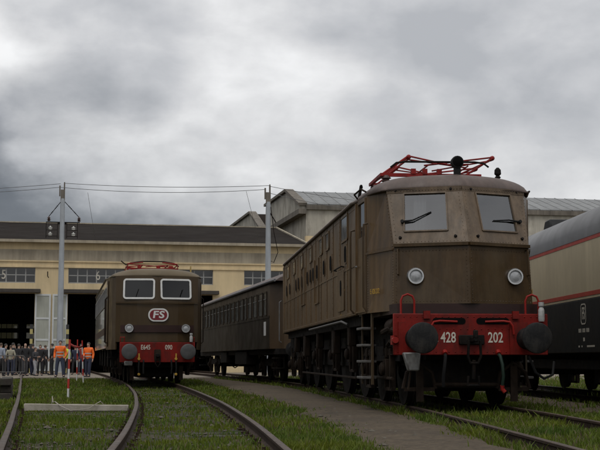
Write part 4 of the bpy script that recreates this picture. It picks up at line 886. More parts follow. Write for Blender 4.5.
# ================================================================== smaller locomotive
SML = empty('electric_locomotive', (-4.22, 37.0, RAILZ), R(10.9))
tag(SML, 'smaller brown electric locomotive numbered E645 090 with white-framed windscreens', 'locomotive', 'brown electric locomotives with red buffer beams')
wsrc = {}
ZE, ZB, ZM = 3.30, 1.05, 2.50
plan = [(0, .66), (.62, .70), (1.12, .82), (1.26, .95), (1.36, 1.25), (1.44, 1.9), (1.48, 2.7)]
def ringlv(z, back, s): return [(s*u, v + back*max(0, 1 - u/1.6), z) for u, v in plan]
for s in (-1, 1):
    lo = ringlv(1.28, 0, s); mi = ringlv(ZM, .05, s); hi = ringlv(ZE, .22, s)
    b = MB()
    for i in range(0, 3): b.prism([lo[i], lo[i+1], mi[i+1], mi[i]], (0, .04, 0))
    b.build('front_panel', 'brown_olive', SML)
    b = MB()
    for i in range(3, 6): b.prism([(lo[i][0], lo[i][1], ZB), (lo[i+1][0], lo[i+1][1], ZB), mi[i+1], mi[i]], (-s*.04, .01, 0)); b.prism([mi[i], mi[i+1], hi[i+1], hi[i]], (-s*.04, .01, 0))
    b.build('cab_side', 'brown_olive', SML)
    # window pillar panel with an opening
    A, B, C, D = mi[0], mi[3], hi[3], hi[0]
    up = MB().panel(A, B, C, D, (0, .04, 0), (.09, .80, .14, .86)).build('upper_front', 'brown_olive', SML)
    Pt = lambda a, b: Vector(A)*(1-a)*(1-b) + Vector(B)*a*(1-b) + Vector(C)*a*b + Vector(D)*(1-a)*b
    ctr = Pt(.445, .5); rgt = (Pt(.8, .5) - Pt(.1, .5)) * s; upv = Pt(.45, .9) - Pt(.45, .1); M = facing(ctr, rgt, upv); nrm = Vector(M.col[2][:3]); M.translation = ctr + nrm * .012
    wfr = rr_frame(M, .97, .64, .10, .055, .025, 6).build('windscreen_frame', 'white_paint', up)
    M2 = M.copy(); M2.translation = ctr - nrm * .005; rr_plate(M2, .88, .55, .06, .008).build('windscreen', 'dark_glass', up)
    w0 = ctr + Vector((s*.12, -.03, -.3)); MB().tube([w0, w0 + Vector((.03, -.02, .1)), w0 + Vector((.10, -.0, .3))], .010, 5).build('wiper', 'rubber', up)
    # side: door, panels
    door = MB().box(min(s*1.45, s*1.475), max(s*1.45, s*1.475), 1.95, 2.6, 1.15, 3.2).build('cab_door', 'brown_olive', SML, bevel=.01)
    rr_plate(facing((s*1.478, 2.28, 2.85), (0, s, 0), (0, 0, 1)), .4, .5, .04, .005).build('door_window', 'dark_glass', door)
    for v in (1.88, 2.68): MB().tube([(s*1.47, v, 2.7), (s*1.53, v, 2.65), (s*1.53, v, 1.3), (s*1.47, v, 1.25)], .016, 6).build('handrail', 'brown_iron', SML)
    for i in range(12):
        v0 = 2.7 + i * 1.075; MB().box(min(s*1.43, s*1.485), max(s*1.43, s*1.485), v0 + .004, v0 + 1.071, ZB + .05, ZE).build('side_panel', 'side_gloss' if 'side_gloss' in MATS else mat('side_gloss', (.095, .075, .050), .16, var=.1, scale=1.2, streak=.1, spec=.9, coat=.6), SML, bevel=.006)
        fr_ = rr_frame(facing((s*1.488, v0 + .54, 2.75), (0, s, 0), (0, 0, 1)), .75, .6, .05, .04, .015).build('side_window', 'steel_grey', SML)
        rr_plate(facing((s*1.488, v0 + .54, 2.75), (0, s, 0), (0, 0, 1)), .68, .53, .03, .006).build('pane', 'dark_glass', fr_)
    MB().box(min(s*1.484, s*1.489), max(s*1.484, s*1.489), 2.7, 15.6, 1.55, 1.78).build('side_band', 'maroon_band', SML)
    lamp(SML, (s*.86, .69, 1.69), (0, -1, 0), .135)
    bo = buffer_mb().build('buffer', 'buffer_pale' if 'buffer_pale' in MATS else mat('buffer_pale', (.06, .06, .06), .55, var=.25, scale=8, bump=.1), SML); bo.location = (s*.875, 0, .98)
    MB().tube([(s*1.47, 2.9, ZE + .02), (s*1.50, 3.2, ZE + .03), (s*1.50, 15.4, ZE + .03)], .022, 6).build('gutter', 'brown_roof_pale', SML)
    for k, u in enumerate((.42, .56)):
        hz = MB().tube([(s*u, .60, .72), (s*u, .50, .68), (s*(u + .01), .47, .50), (s*u, .50, .32)], .025, 8).build('brake_hose', 'rubber', SML)
        if k: MB().lathe([(.035, -.05), (.05, 0), (.035, .05)], (s*u, .53, .76), (0, -1, 0), 10).box(s*u - .02, s*u + .02, .5, .54, .78, .93).build('hose_cock', 'yellow_marks', hz); MB().lathe([(.03, -.03), (.045, 0), (.03, .03)], (s*u, .48, .30), (0, -1, 0), 8).build('hose_end', 'yellow_marks', hz)
    MB().box(s*.75 - .06, s*.75 + .06, .9, .94, .12, .55).build('rail_guard', 'brown_iron', SML)
    MB().tube([(s*1.0, .66, 1.28), (s*1.0, .62, 1.42), (s*1.12, .64, 1.42), (s*1.12, .68, 1.28)], .016, 6).build('grab_loop', 'red_pipe', SML)
    stp = MB().box(min(s*.95, s*1.3), max(s*.95, s*1.3), 1.9, 2.6, .45, .48).box(min(s*1.2, s*1.45), max(s*1.2, s*1.45), 1.9, 2.6, .80, .83); stp.bar((s*1.25, 1.95, .45), (s*1.40, 1.95, 1.1), .03, .05); stp.bar((s*1.25, 2.55, .45), (s*1.40, 2.55, 1.1), .03, .05); stp.build('cab_steps', 'black_iron', SML)
MB().box(-1.0, -.75, .52, .62, .56, .70).build('grey_step_box', 'box_grey', SML, bevel=.02)
MB().lathe([(.045, 0), (.05, .03), (.05, .15), (.03, .2), (.045, .22), (.045, .27)], (1.02, .58, 1.28), (0, 0, 1), 12).build('marker_lamp', 'lamp_grey', SML)
beam = MB().box(-1.14, 1.14, .60, .655, .66, 1.27).build('buffer_beam', 'red_beam', SML, bevel=.012)
rr_plate(facing((0, .598, .88), (1, 0, 0), (0, 0, 1)), .20, .34, .03, .03).build('coupler_pocket', 'brown_iron', beam); MB().box(-.05, .05, .35, .6, .82, .92).build('draw_hook', 'black_iron', beam, bevel=.01)
MB().tube([(-.05, .38, .86), (-.07, .42, .62), (0, .44, .52), (.07, .42, .62), (.05, .38, .86)], .02, 6).build('screw_coupling', 'black_iron', beam)
for t_, u, sx in (('E645', -.36, .74), ('090', .34, .74)): text_mb(t_, .20, sx, .002, .003).xf(facing((u, .598, 1.11), (1, 0, 0), (0, 0, 1))).build('road_number', 'off_white_marks', beam)
# moulding, dark band, emblem
MB().prism([(-1.12, .79, 1.57), (-.62, .67, 1.57), (0, .632, 1.57), (.62, .67, 1.57), (1.12, .79, 1.57), (1.12, .86, 1.57), (-1.12, .86, 1.57)], (0, 0, .22)).build('front_band', 'maroon_band', SML)
b = MB()
for s in (-1, 1):
    q = [(s*u, v - .006, 2.46) for u, v in plan[:4]]
    for i in range(3): b.bar(q[i], q[i+1], .03, .025)
b.build('front_moulding', 'brown_olive', SML)
lo_ = rr_plate(facing((0.02, .664, 2.10), (1, 0, 0), (0, 0, 1)), .62, .40, .19, .012, 8).build('emblem', 'white_paint', SML)
rr_plate(facing((0.02, .651, 2.10), (1, 0, 0), (0, 0, 1)), .53, .31, .15, .004, 8).build('emblem_field', 'logo_red', lo_)
text_mb('F', .30, 1.25, .002, .008, .1).xf(facing((-.075, .645, 2.10), (1, 0, 0), (0, 0, 1))).build('emblem_letter', 'white_paint', lo_)
text_mb('S', .30, 1.25, .002, .008, .1).xf(facing((.11, .645, 2.10), (1, 0, 0), (0, 0, 1))).build('emblem_letter', 'white_paint', lo_)
hw2 = lambda v: float(np.interp(v, [.8, .95, 1.25, 1.9, 2.7, 15.6, 16.4, 17.05, 17.35, 17.6], [1.12, 1.26, 1.36, 1.44, 1.485, 1.485, 1.44, 1.36, 1.26, 1.12]))
loco_roof(.86, 17.44, .22, ZE - .005, .27, hw2, .55, 'roof', 'brown_roof_pale', SML, over=.02, pw=3.0)
MB().box(-1.40, 1.40, 2.75, 2.8, 1.2, 3.28).build('cab_bulkhead', 'cab_dark', SML)
MB().box(-.58, .58, 1.5, 5.2, .20, .52).box(-.58, .58, 7.0, 11.0, .20, .52).box(-.58, .58, 12.8, 16.6, .20, .52).build('underside_dark_fill', 'black_iron', SML, bevel=.04)  # black filler boxes added to hide bright ground and darken the underside
fm = MB(); fm.box(-1.1, 1.1, .66, 17.6, .95, 1.25); fm.box(-.6, .6, 1.0, 17.3, .5, 1.0); fm.prism([(-1.2, 1.0, 1.26), (0, .7, 1.26), (1.2, 1.0, 1.26), (1.4, 2.7, 1.26), (-1.4, 2.7, 1.26)], (0, 0, .05)); fm.build('main_frame', 'black_iron', SML)
MB().box(-1.3, 1.3, 15.6, 17.5, 1.1, 3.28).build('rear_cab', 'brown_olive', SML, bevel=.2)
for v in (2.0, 4.6, 7.6, 10.4, 13.4, 16.0): wheelset(SML, v, .62, wsrc, 0); axlebox(SML, v, .62, 1.06, wsrc, 'a')
for s in (-1, 1):
    for v0, v1 in ((1.1, 5.4), (6.7, 11.3), (12.5, 16.9)): MB().box(min(s*.98, s*1.02), max(s*.98, s*1.02), v0, v1, .60, .95).build('bogie_frame', 'black_iron', SML, bevel=.01)
    for v in (3.3, 6.2, 9.0, 11.9, 14.7): MB().box(min(s*1.08, s*1.3), max(s*1.08, s*1.3), v - .3, v + .3, .5, 1.1).build('equipment_box', 'black_iron', SML, bevel=.02)
pan = MB(); zb = 3.60
for v in (2.0, 3.4):
    pan.bar((-.9, v, zb), (.72, v, zb), .05, .06)
    for s in (-1, 1): pan.tube([(s*.8 - .08, v, zb), (s*.78 - .08, v, zb + .16), (s*.3 - .08, v, zb + .21)], .018, 6); pan.tube([(s*.76 - .08, v, zb + .15), (-s*.3, v, zb + .07)], .014, 6)
    for u in (-.5, .1, .5): pan.box(u - .06, u + .06, v - .05, v + .05, zb, zb + .10)
for u in (-.86, .70, -.4, .4): pan.tube([(u, 2.0, zb + .12), (u, 3.4, zb + .12)], .02, 6)
po = pan.build('pantograph', 'red_panto', SML)
MB().tube([(-1.05, 2.5, zb + .28), (-.9, 2.4, zb + .15), (-.75, 2.3, zb + .21), (-.4, 2.3, zb + .26), (.3, 2.3, zb + .26), (.62, 2.3, zb + .21), (.78, 2.4, zb + .12)], .02, 6).build('contact_strip', 'black_iron', po)
for u in (-.8, .66):
    for v in (2.0, 3.4): MB().lathe([(.05, 0), (.09, .02), (.05, .05), (.09, .07), (.05, .12)], (u, v, 3.47), (0, 0, 1), 10).build('roof_insulator', 'insulator', SML)
MB().tube([(1.15, 2.2, 3.45), (1.15, 2.2, 3.72)], [.03, .02], 6).build('roof_whistle', 'brass', SML)

# ================================================================== brown coach behind the large locomotive
def coach_roof(v0, v1, w, ze, crown, name, m, root, taper=.0, over=.06):
    b = MB(); qn = 18; vs_ = []; vl = [v0, v0 + .05, v0 + .2, v0 + .5] + list(np.linspace(v0 + 1, v1 - 1, 8)) + [v1 - .5, v1 - .2, v1 - .05, v1]
    for v in vl:
        f = 1 - taper * max(0, 1 - min(v - v0, v1 - v) / .5)**2
        for j in range(qn + 1):
            q = -1 + 2*j/qn; vs_.append((q * (w + over) * (1 - .02 * (1 - f)), v, ze + crown * f * (1 - abs(q)**2.4)**.72))
    k = qn + 1; b.add(vs_, [(i*k+j, i*k+j+1, (i+1)*k+j+1, (i+1)*k+j) for i in range(len(vl)-1) for j in range(qn)] + [tuple(range(k)), tuple(range((len(vl)-1)*k, len(vl)*k))])
    return b.build(name, m, root)
CH = empty('passenger_coach', (trk_big(39.8) + .10, 39.8, RAILZ), R(11.2)); tag(CH, 'dark brown passenger coach coupled behind the large locomotive', 'coach')
wsrc = {}; LC = 23.0; W = 1.42
for s in (-1, 1):
    X = lambda a, c: (min(s*a, s*c), max(s*a, s*c))
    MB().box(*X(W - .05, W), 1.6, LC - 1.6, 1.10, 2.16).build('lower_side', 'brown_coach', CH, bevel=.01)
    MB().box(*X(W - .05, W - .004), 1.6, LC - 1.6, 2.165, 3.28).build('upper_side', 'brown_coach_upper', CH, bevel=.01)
    MB().box(*X(W, W + .02), 1.6, LC - 1.6, 2.13, 2.20).build('waist_rail', 'brown_coach', CH)
    MB().box(*X(W, W + .015), 1.6, LC - 1.6, 1.10, 1.17).build('bottom_rail', 'brown_coach', CH)
    for e0, e1 in ((.55, 1.6), (LC - 1.6, LC - .55)):
        MB().panel((s*(W - (.28 if e0 < 2 else 0)), e0, 1.10), (s*(W - (0 if e0 < 2 else .28)), e1, 1.10), (s*(W - (0 if e0 < 2 else .28)), e1, 3.28), (s*(W - (.28 if e0 < 2 else 0)), e0, 3.28), (-s*.05, 0, 0)).build('end_door', 'coach_end_brown', CH)
    v = 2.2; k = 0; src_w = None
    while v < LC - 2.2:
        ww = .78 if k % 4 else .56
        fr_ = rr_frame(facing((s*(W - .002), v + ww/2, 2.62), (0, s, 0), (0, 0, 1)), ww + .1, .84, .05, .05, .022).build('window', 'brown_coach', CH)
        rr_plate(facing((s*(W - .002), v + ww/2, 2.62), (0, s, 0), (0, 0, 1)), ww, .74, .03, .006).build('pane', 'coach_pane', fr_)
        MB().bar((s*(W + .014), v + .03, 2.78), (s*(W + .014), v + ww - .03, 2.78), .02, .025).build('window_bar', 'steel_grey', fr_)
        v += ww + (.42 if k % 4 else .30); k += 1
    MB().tube([(s*(W + .08), .2, 3.30), (s*(W + .09), 1.0, 3.30), (s*(W + .09), LC - .2, 3.30)], .045, 8).build('gutter', 'roof_grey', CH)
    MB().tube([(s*(W - .22), .62, 1.3), (s*(W - .15), .62, 1.35), (s*(W - .15), .62, 2.6), (s*(W - .22), .62, 2.65)], .017, 6).build('handrail', 'steel_grey', CH)
    MB().box(*X(W + .002, W + .014), 2.35, 2.72, 1.55, 2.02).build('notice_plate', 'white_paint', CH)
    MB().box(*X(W - .5, W - .05), 7, 10, .55, 1.05).build('equipment_box', 'black_iron', CH, bevel=.02); MB().box(*X(W - .5, W - .05), 12.5, 14.5, .6, 1.05).build('equipment_box', 'black_iron', CH, bevel=.02)
    MB().bar((s*1.15, 6, .95), (s*1.15, 11.5, .40), .03, .03).bar((s*1.15, 11.5, .40), (s*1.15, 17, .95), .03, .03).build('truss_rod', 'black_iron', CH)
    for v0 in (.8, LC - 1.3):
        MB().box(*X(1.05, 1.4), v0, v0 + .5, .45, .48).box(*X(1.05, 1.4), v0, v0 + .5, .78, .81).box(*X(1.06, 1.10), v0, v0 + .03, .45, 1.1).build('step_board', 'black_iron', CH)
    for vb in (0.0, LC):
        bo = buffer_mb(.21, .5).build('buffer', 'buffer_iron', CH); bo.location = (s*.875, vb, 1.05)
        if vb: bo.rotation_euler = (0, 0, math.pi)
for v0 in (.5, LC - .6): MB().box(-1.13, 1.13, v0, v0 + .1, 1.1, 3.27).build('end_wall', 'coach_end_brown', CH)
coach_roof(.3, LC - .3, W, 3.29, .44, 'roof', 'brown_roof', CH, .35)
fm = MB().box(-1.3, 1.3, .5, LC - .5, .92, 1.10); fm.build('underframe', 'black_iron', CH)
MB().box(-1.36, 1.36, 1.6, LC - 1.6, 1.12, 1.2).box(-.03, .03, 1.6, LC - 1.6, 1.2, 3.27).build('floor', 'cab_dark', CH)
for v in (2.6, 5.1, LC - 5.1, LC - 2.6): wheelset(CH, v, .5, wsrc, 0); axlebox(CH, v, .52, 1.02, wsrc, 'a')
for s in (-1, 1):
    for v0, v1 in ((1.9, 5.8), (LC - 5.8, LC - 1.9)): MB().box(min(s*.98, s*1.04), max(s*.98, s*1.04), v0, v1, .52, .78).build('bogie_frame', 'black_iron', CH, bevel=.01)

# ================================================================== cream and grey van on the right
VN = empty('baggage_van', (trk_van(15.2), 15.2, RAILZ), R(2.75)); tag(VN, 'cream and dark grey van with red stripes at the right edge', 'van')
wsrc = {}; LV = 21.0; W = 1.43
for s in (-1, 1):
    X = lambda a, c: (min(s*a, s*c), max(s*a, s*c))
    MB().box(*X(W - .05, W), .6, LV - .6, .88, 1.90).build('lower_side', 'slate_paint', VN, bevel=.012)
    MB().box(*X(W - .05, W - .001), .6, LV - .6, 1.905, 3.06).build('upper_side', 'cream_paint', VN)
    MB().box(*X(W - .01, W + .005), .6, LV - .6, 1.955, 2.035).build('lower_stripe', 'red_stripe', VN)
    MB().box(*X(W - .01, W + .005), .6, LV - .6, 3.00, 3.085).build('upper_stripe', 'red_stripe', VN)
    for v in (3.4, 14.6):
        d = MB().box(*X(W, W + .012), v, v + 1.5, .95, 1.90).build('door', 'slate_paint', VN); MB().box(*X(W, W + .010), v, v + 1.5, 2.04, 2.99).build('door_upper', 'cream_paint', d)
        MB().tube([(s*(W + .012), v + .2, 1.4), (s*(W + .05), v + .2, 1.42), (s*(W + .05), v + .2, 1.7), (s*(W + .012), v + .2, 1.72)], .014, 6).build('handle', 'steel_grey', d)
    # markings
    vv = 8.55
    M = facing((s*(W + .004), vv, 1.62), (0, s, 0), (0, 0, 1)); rr_frame(M, .36, .40, .09, .025, .002).build('emblem', 'off_white_marks', VN)
    text_mb('FS', .33, .62, .001, .004).xf(M).build('emblem_letter', 'off_white_marks', VN)
    mk = MB()     # a row of small worn characters, too small to read
    for i in range(11):
        if i not in (3, 7): mk.box(*X(W + .001, W + .004), vv - .36 + i*.068, vv - .36 + i*.068 + .035, 1.27, 1.345)
    mk.box(*X(W + .001, W + .004), vv - .05, vv + .05, 1.10, 1.17)
    mk.build('marking', 'off_white_marks', VN)
    for v, l in ((8.9, .08), (8.7, .05), (8.1, .5), (7.2, .3)): MB().box(*X(W + .001, W + .004), v - l/2, v + l/2, .985, 1.02).build('marking', 'off_white_marks', VN)
    for vb in (0.0, LV):
        bo = buffer_mb(.21, .6).build('buffer', 'buffer_iron', VN); bo.location = (s*.875, vb, 1.05)
        if vb: bo.rotation_euler = (0, 0, math.pi)
    MB().box(*X(W - .5, W - .1), 7.0, 13.2, .55, .76).build('equipment_box', 'black_iron', VN, bevel=.02)
    MB().box(*X(W + .001, W + .02), 6.35, 6.6, 1.0, 1.2).build('step_recess', 'dark_slot', VN)
for v0 in (.6, LV - .7): MB().box(-1.37, 1.37, v0, v0 + .1, .88, 3.05).build('end_wall', 'slate_paint', VN)
# tall rounded roof
b = MB(); qn = 22; vl = [.6, .62, .8, 1.2] + list(np.linspace(2, LV - 2, 10)) + [LV - 1.2, LV - .8, LV - .62, LV - .6]; vs_ = []
for v in vl:
    for j in range(qn + 1):
        a = math.pi * (1 - j / qn); cu, su = math.cos(a), math.sin(a); e = 2 / 2.5
        vs_.append((math.copysign(abs(cu)**e, cu) * (W + .01), v, 3.07 + .82 * su**e))
k = qn + 1; b.add(vs_, [(i*k+j, i*k+j+1, (i+1)*k+j+1, (i+1)*k+j) for i in range(len(vl)-1) for j in range(qn)] + [tuple(range(k)), tuple(range((len(vl)-1)*k, len(vl)*k))])
rf = b.build('roof', 'roof_grey', VN)
b = MB(); b.prism([(-.95, 12.6, 3.62), (-.95, 13.6, 3.62), (-.95, 13.3, 3.95), (-.95, 12.9, 3.95)], (.5, 0, 0)); b.build('roof_ventilator', 'slate_paint', rf, bevel=.03)
MB().box(-1.25, 1.25, .7, LV - .7, .72, .90).build('underframe', 'black_iron', VN)
for v in (2.8, 5.3, LV - 5.3, LV - 2.8): wheelset(VN, v, .46, wsrc, 0); axlebox(VN, v, .48, 1.02, wsrc, 'a')
for s in (-1, 1):
    for v0, v1 in ((2.0, 6.1), (LV - 6.1, LV - 2.0)): MB().box(min(s*.98, s*1.04), max(s*.98, s*1.04), v0, v1, .45, .72).build('bogie_frame', 'black_iron', VN, bevel=.01)

# ================================================================== people by the shed
mat('skin', (.42, .26, .19), .55, var=.05); mat('hair_dark', (.02, .016, .013), .6, var=.2); mat('hair_grey', (.22, .21, .20), .7, var=.1); mat('hair_brown', (.06, .035, .02), .6, var=.2)
mat('hivis_orange', (.90, .155, .012), .6, var=.06, scale=8, bump=.3, bscale=14); mat('hivis_yellow', (.55, .72, .02), .6, var=.06); mat('reflective', (.42, .41, .40), .4, var=.05)
for nm, c in (('cloth_black', (.016, .016, .018)), ('cloth_charcoal', (.045, .045, .05)), ('cloth_denim', (.035, .045, .075)), ('cloth_paleblue', (.26, .29, .35)), ('cloth_cream', (.30, .28, .21)), ('cloth_grey', (.30, .30, .31)), ('cloth_red', (.22, .03, .025)), ('cloth_navy', (.02, .025, .05))):
    mat(nm, c, .85, var=.12, scale=8, bump=.3, bscale=14)
def skin_mesh(name, verts, edges, sub=1):
    me = bpy.data.meshes.new(name); me.from_pydata([v[0] for v in verts], edges, []); o = bpy.data.objects.new(name, me); col.objects.link(o)
    o.modifiers.new('skin', 'SKIN')
    for i, v in enumerate(verts):
        d = me.skin_vertices[0].data[i]; d.radius = v[1]; d.use_root = (i == 0)
    sb_ = o.modifiers.new('sub', 'SUBSURF'); sb_.levels = sub; sb_.render_levels = sub
    bpy.context.view_layer.update()
    out = bpy.data.meshes.new_from_object(o.evaluated_get(bpy.context.evaluated_depsgraph_get())); out.name = name
    bpy.data.objects.remove(o); bpy.data.meshes.remove(me)
    out.polygons.foreach_set('use_smooth', [True]*len(out.polygons)); out.materials.clear(); return out
def pose_joints(p):
    """arm: list per side of (elbow, wrist); leg: per side (knee, ankle)"""
    J = {}
    for s in (-1, 1):
        a = p['arm'][0 if s < 0 else 1]; l = p['leg'][0 if s < 0 else 1]
        J[s] = dict(sh=Vector((s*.175, 0, 1.405)), el=Vector((s*a[0][0], a[0][1], a[0][2])), wr=Vector((s*a[1][0], a[1][1], a[1][2])), hip=Vector((s*.092, 0, .90)), kn=Vector((s*l[0][0], l[0][1], l[0][2])), an=Vector((s*l[1][0], l[1][1], l[1][2])))
    return J
ARM = {'down': ((.225, .035, 1.13), (.235, -.045, .895)), 'hold': ((.23, .03, 1.14), (.13, -.22, 1.05)), 'pocket': ((.26, .06, 1.14), (.17, -.06, .93)), 'cross': ((.22, -.02, 1.14), (.03, -.19, 1.15))}
LEG = {'stand': ((.10, -.02, .50), (.105, .02, .09)), 'fwd': ((.10, -.10, .51), (.10, -.12, .09)), 'back': ((.10, .05, .50), (.10, .20, .11)), 'wide': ((.13, -.02, .50), (.16, .02, .09))}
POSES = [dict(arm=(ARM['down'], ARM['down']), leg=(LEG['wide'], LEG['wide'])), dict(arm=(ARM['hold'], ARM['down']), leg=(LEG['stand'], LEG['fwd'])),
         dict(arm=(ARM['pocket'], ARM['pocket']), leg=(LEG['stand'], LEG['stand'])), dict(arm=(ARM['cross'], ARM['cross']), leg=(LEG['fwd'], LEG['back']))]
PM = []
for p in POSES:
    J = pose_joints(p)
    V_ = [((0, 0, .95), (.125, .095)), ((0, 0, 1.13), (.115, .088)), ((0, 0, 1.32), (.14, .10)), ((0, .005, 1.45), (.062, .062)), ((0, -.005, 1.515), (.05, .055)), ((0, -.012, 1.585), (.066, .082)), ((0, -.004, 1.66), (.068, .085)), ((0, .0, 1.705), (.045, .055)), ((0, -.105, 1.59), (.012, .012))]
    E_ = [(0, 1), (1, 2), (2, 3), (3, 4), (4, 5), (5, 6), (6, 7), (5, 8)]
    jk = [((0, 0, .855), (.152, .124)), ((0, 0, .93), (.158, .125)), ((0, 0, 1.04), (.150, .118)), ((0, 0, 1.16), (.146, .115)), ((0, 0, 1.33), (.165, .122)), ((0, .008, 1.45), (.085, .085)), ((0, .004, 1.485), (.068, .07))]
    je = [(0, 1), (1, 2), (2, 3), (3, 4), (4, 5), (5, 6)]
    tr_ = [((0, 0, 1.03), (.135, .11)), ((0, 0, .90), (.135, .108))]; te = [(0, 1)]
    for s in (-1, 1):
        j = J[s]; b0 = len(V_); d = unit(j['wr'] - j['el']); pal = j['wr'] + d*.075
        V_ += [(j['sh'], (.055, .055)), (j['el'], (.042, .042)), (j['wr'], (.03, .026)), (pal, (.036, .022))]; E_ += [(2, b0), (b0, b0+1), (b0+1, b0+2), (b0+2, b0+3)]
        side = unit(d.cross(Vector((1, 0, 0)))) if abs(d.x) < .9 else Vector((0, 0, 1))
        for k, (o_, L_) in enumerate(((-.027, .062), (-.009, .072), (.009, .068), (.027, .055))):
            c = len(V_); V_ += [(pal + side*o_ + d*.03, (.009, .009)), (pal + side*o_*1.1 + d*(.03 + L_*.55) + Vector((-s*.006, -.004, 0)), (.0085, .0085)), (pal + side*o_*1.05 + d*(.03 + L_) + Vector((-s*.018, -.008, 0)), (.0075, .0075))]; E_ += [(b0+3, c), (c, c+1), (c+1, c+2)]
        c = len(V_); V_ += [(pal - side*.038 - d*.035, (.011, .011)), (pal - side*.058 + d*.0, (.010, .010)), (pal - side*.06 + d*.03, (.009, .009))]; E_ += [(b0+2, c), (c, c+1), (c+1, c+2)]
        b0 = len(V_); V_ += [(j['hip'], (.085, .085)), (j['kn'], (.058, .06)), (j['an'], (.04, .042)), (j['an'] + Vector((s*.01, -.13, -.05)), (.035, .025))]; E_ += [(0, b0), (b0, b0+1), (b0+1, b0+2), (b0+2, b0+3)]
        b0 = len(jk); jk += [(j['sh'] + Vector((s*.0, 0, 0)), (.076, .076)), (j['sh'].lerp(j['el'], .5), (.066, .066)), (j['el'], (.060, .060)), (j['el'].lerp(j['wr'], 1.05), (.046, .046))]; je += [(4, b0), (b0, b0+1), (b0+1, b0+2), (b0+2, b0+3)]
        b0 = len(tr_); tr_ += [(j['hip'] + Vector((0, 0, -.06)), (.10, .10)), (j['kn'], (.076, .078)), (j['an'] + Vector((0, 0, -.06)), (.062, .066))]; te += [(1, b0), (b0, b0+1), (b0+1, b0+2)]
    shoes = []
    for s in (-1, 1):
        an = J[s]['an']; z = an.z - .09
        b = MB(); pr = [(.05, .030, .0), (.02, .045, .0), (-.06, .048, .0), (-.14, .046, .0), (-.20, .030, .0)]; vv = []
        for yy_, w_, _ in pr:
            hgt = .085 if yy_ > -.06 else (.065 if yy_ > -.15 else .04)
            vv += [(an.x + s*.01 - w_, an.y + yy_, z), (an.x + s*.01 + w_, an.y + yy_, z), (an.x + s*.01 + w_*.8, an.y + yy_, z + hgt), (an.x + s*.01 - w_*.8, an.y + yy_, z + hgt)]
        b.add(vv, [(i*4+k, i*4+(k+1) % 4, (i+1)*4+(k+1) % 4, (i+1)*4+k) for i in range(4) for k in range(4)] + [(3, 2, 1, 0), (16, 17, 18, 19)]); shoes.append(b.mesh('shoe'))
    PM.append(dict(body=skin_mesh('body', V_, E_, 2), jacket=skin_mesh('jacket', jk, je), trousers=skin_mesh('trousers', tr_, te), shoes=shoes))
def hair_mesh(long):
    b = MB(); n, m_ = 14, 8; vv = []
    for i in range(m_ + 1):
        th = math.pi * .58 * i / m_
        for j in range(n):
            a = 2*math.pi*j/n; front = max(0, -math.sin(a)); t = th * (1 - .42*front)
            r = 1 + .04*math.sin(5*a + i); z = math.cos(t); rad = math.sin(t)
            vv.append((math.cos(a)*rad*.080*r, math.sin(a)*rad*.100*r, 1.638 + z*.098 - (.10*(i/m_)**2*max(0, .4 - front) if long else 0)*1.6))
    b.add(vv, [(i*n+j, i*n+(j+1) % n, (i+1)*n+(j+1) % n, (i+1)*n+j) for i in range(m_) for j in range(n)]); return b.mesh('hair')
HAIR = {False: hair_mesh(False), True: hair_mesh(True)}
eye = MB().lathe([(.001, 0), (.008, .004), (.010, .008), (.008, .012), (.001, .016)], (0, 0, 0), (0, -1, 0), 8).mesh('eye')
ringb = MB()
def band_mesh(z, rx, ry):
    b = MB(); n = 20; vv = []
    for k, (dz, g) in enumerate(((-.025, 1), (.025, 1))): vv += [(math.cos(2*math.pi*j/n)*rx, math.sin(2*math.pi*j/n)*ry, z + dz) for j in range(n)]
    b.add(vv, [(j, (j+1) % n, n+(j+1) % n, n+j) for j in range(n)]); return b.mesh('reflective_band')
BANDS = [band_mesh(1.02, .172, .138), band_mesh(1.17, .167, .135)]
def put(name, me, m, par):
    o = bpy.data.objects.new(name, me); col.objects.link(o); o.parent = par
    if not me.materials: me.materials.append(MATS['skin'])
    o.material_slots[0].link = 'OBJECT'; o.material_slots[0].material = MATS[m]; return o
def person(px, Y, h, rz, pose, top, trs, hair, label, bands=False, long=False, bald=False):
    X = (px - 300) * Y / 1230; t = empty('person', (X, Y, .013), R(rz)); f = h / 1.74; t.scale = (f, f, f); P_ = PM[pose]
    tag(t, label, 'person', 'people standing by the shed doors')
    body = put('body', P_['body'], 'skin', t)
    put('jacket', P_['jacket'], top, t); put('trousers', P_['trousers'], trs, t)
    for sm in P_['shoes']: put('shoe', sm, 'cloth_black', t)
    if not bald: put('hair', HAIR[long], hair, t)
    for s in (-1, 1): e_ = put('eye', eye, 'hair_dark', t); e_.location = (s*.030, -.088, 1.628)
    if bands:
        t.scale = (f*1.12, f*1.1, f)
        for bm_ in BANDS: put('reflective_band', bm_, 'reflective', t)
    return t
m1 = person(61.5, 60.5, 1.80, 5, 0, 'hivis_orange', 'cloth_denim', 'hair_dark', 'person in orange hi-vis jacket and jeans standing by the grey pole', True)
m2 = person(89.6, 61.5, 1.72, -15, 1, 'hivis_orange', 'cloth_navy', 'hair_dark', 'person in orange hi-vis jacket beside the smaller locomotive', True)
person(67.8, 70.5, 1.72, 160, 2, 'hivis_yellow', 'cloth_black', 'hair_dark', 'person in yellow hi-vis vest half hidden behind the orange jacket')
person(2.5, 64.0, 1.72, 165, 0, 'cloth_paleblue', 'cloth_black', 'hair_brown', 'person in pale blue shirt behind the crowd barrier at left edge')
person(7.2, 70.5, 1.76, 100, 2, 'cloth_charcoal', 'cloth_black', 'hair_dark', 'person in dark jacket between the pale blue and cream ones')
person(12.2, 65.8, 1.62, 190, 2, 'cloth_cream', 'cloth_navy', 'hair_brown', 'person in cream jacket behind the crowd barrier')
person(16.2, 73.5, 1.70, 20, 2, 'cloth_charcoal', 'cloth_black', 'hair_dark', 'person in charcoal jacket standing farthest back behind the barrier')
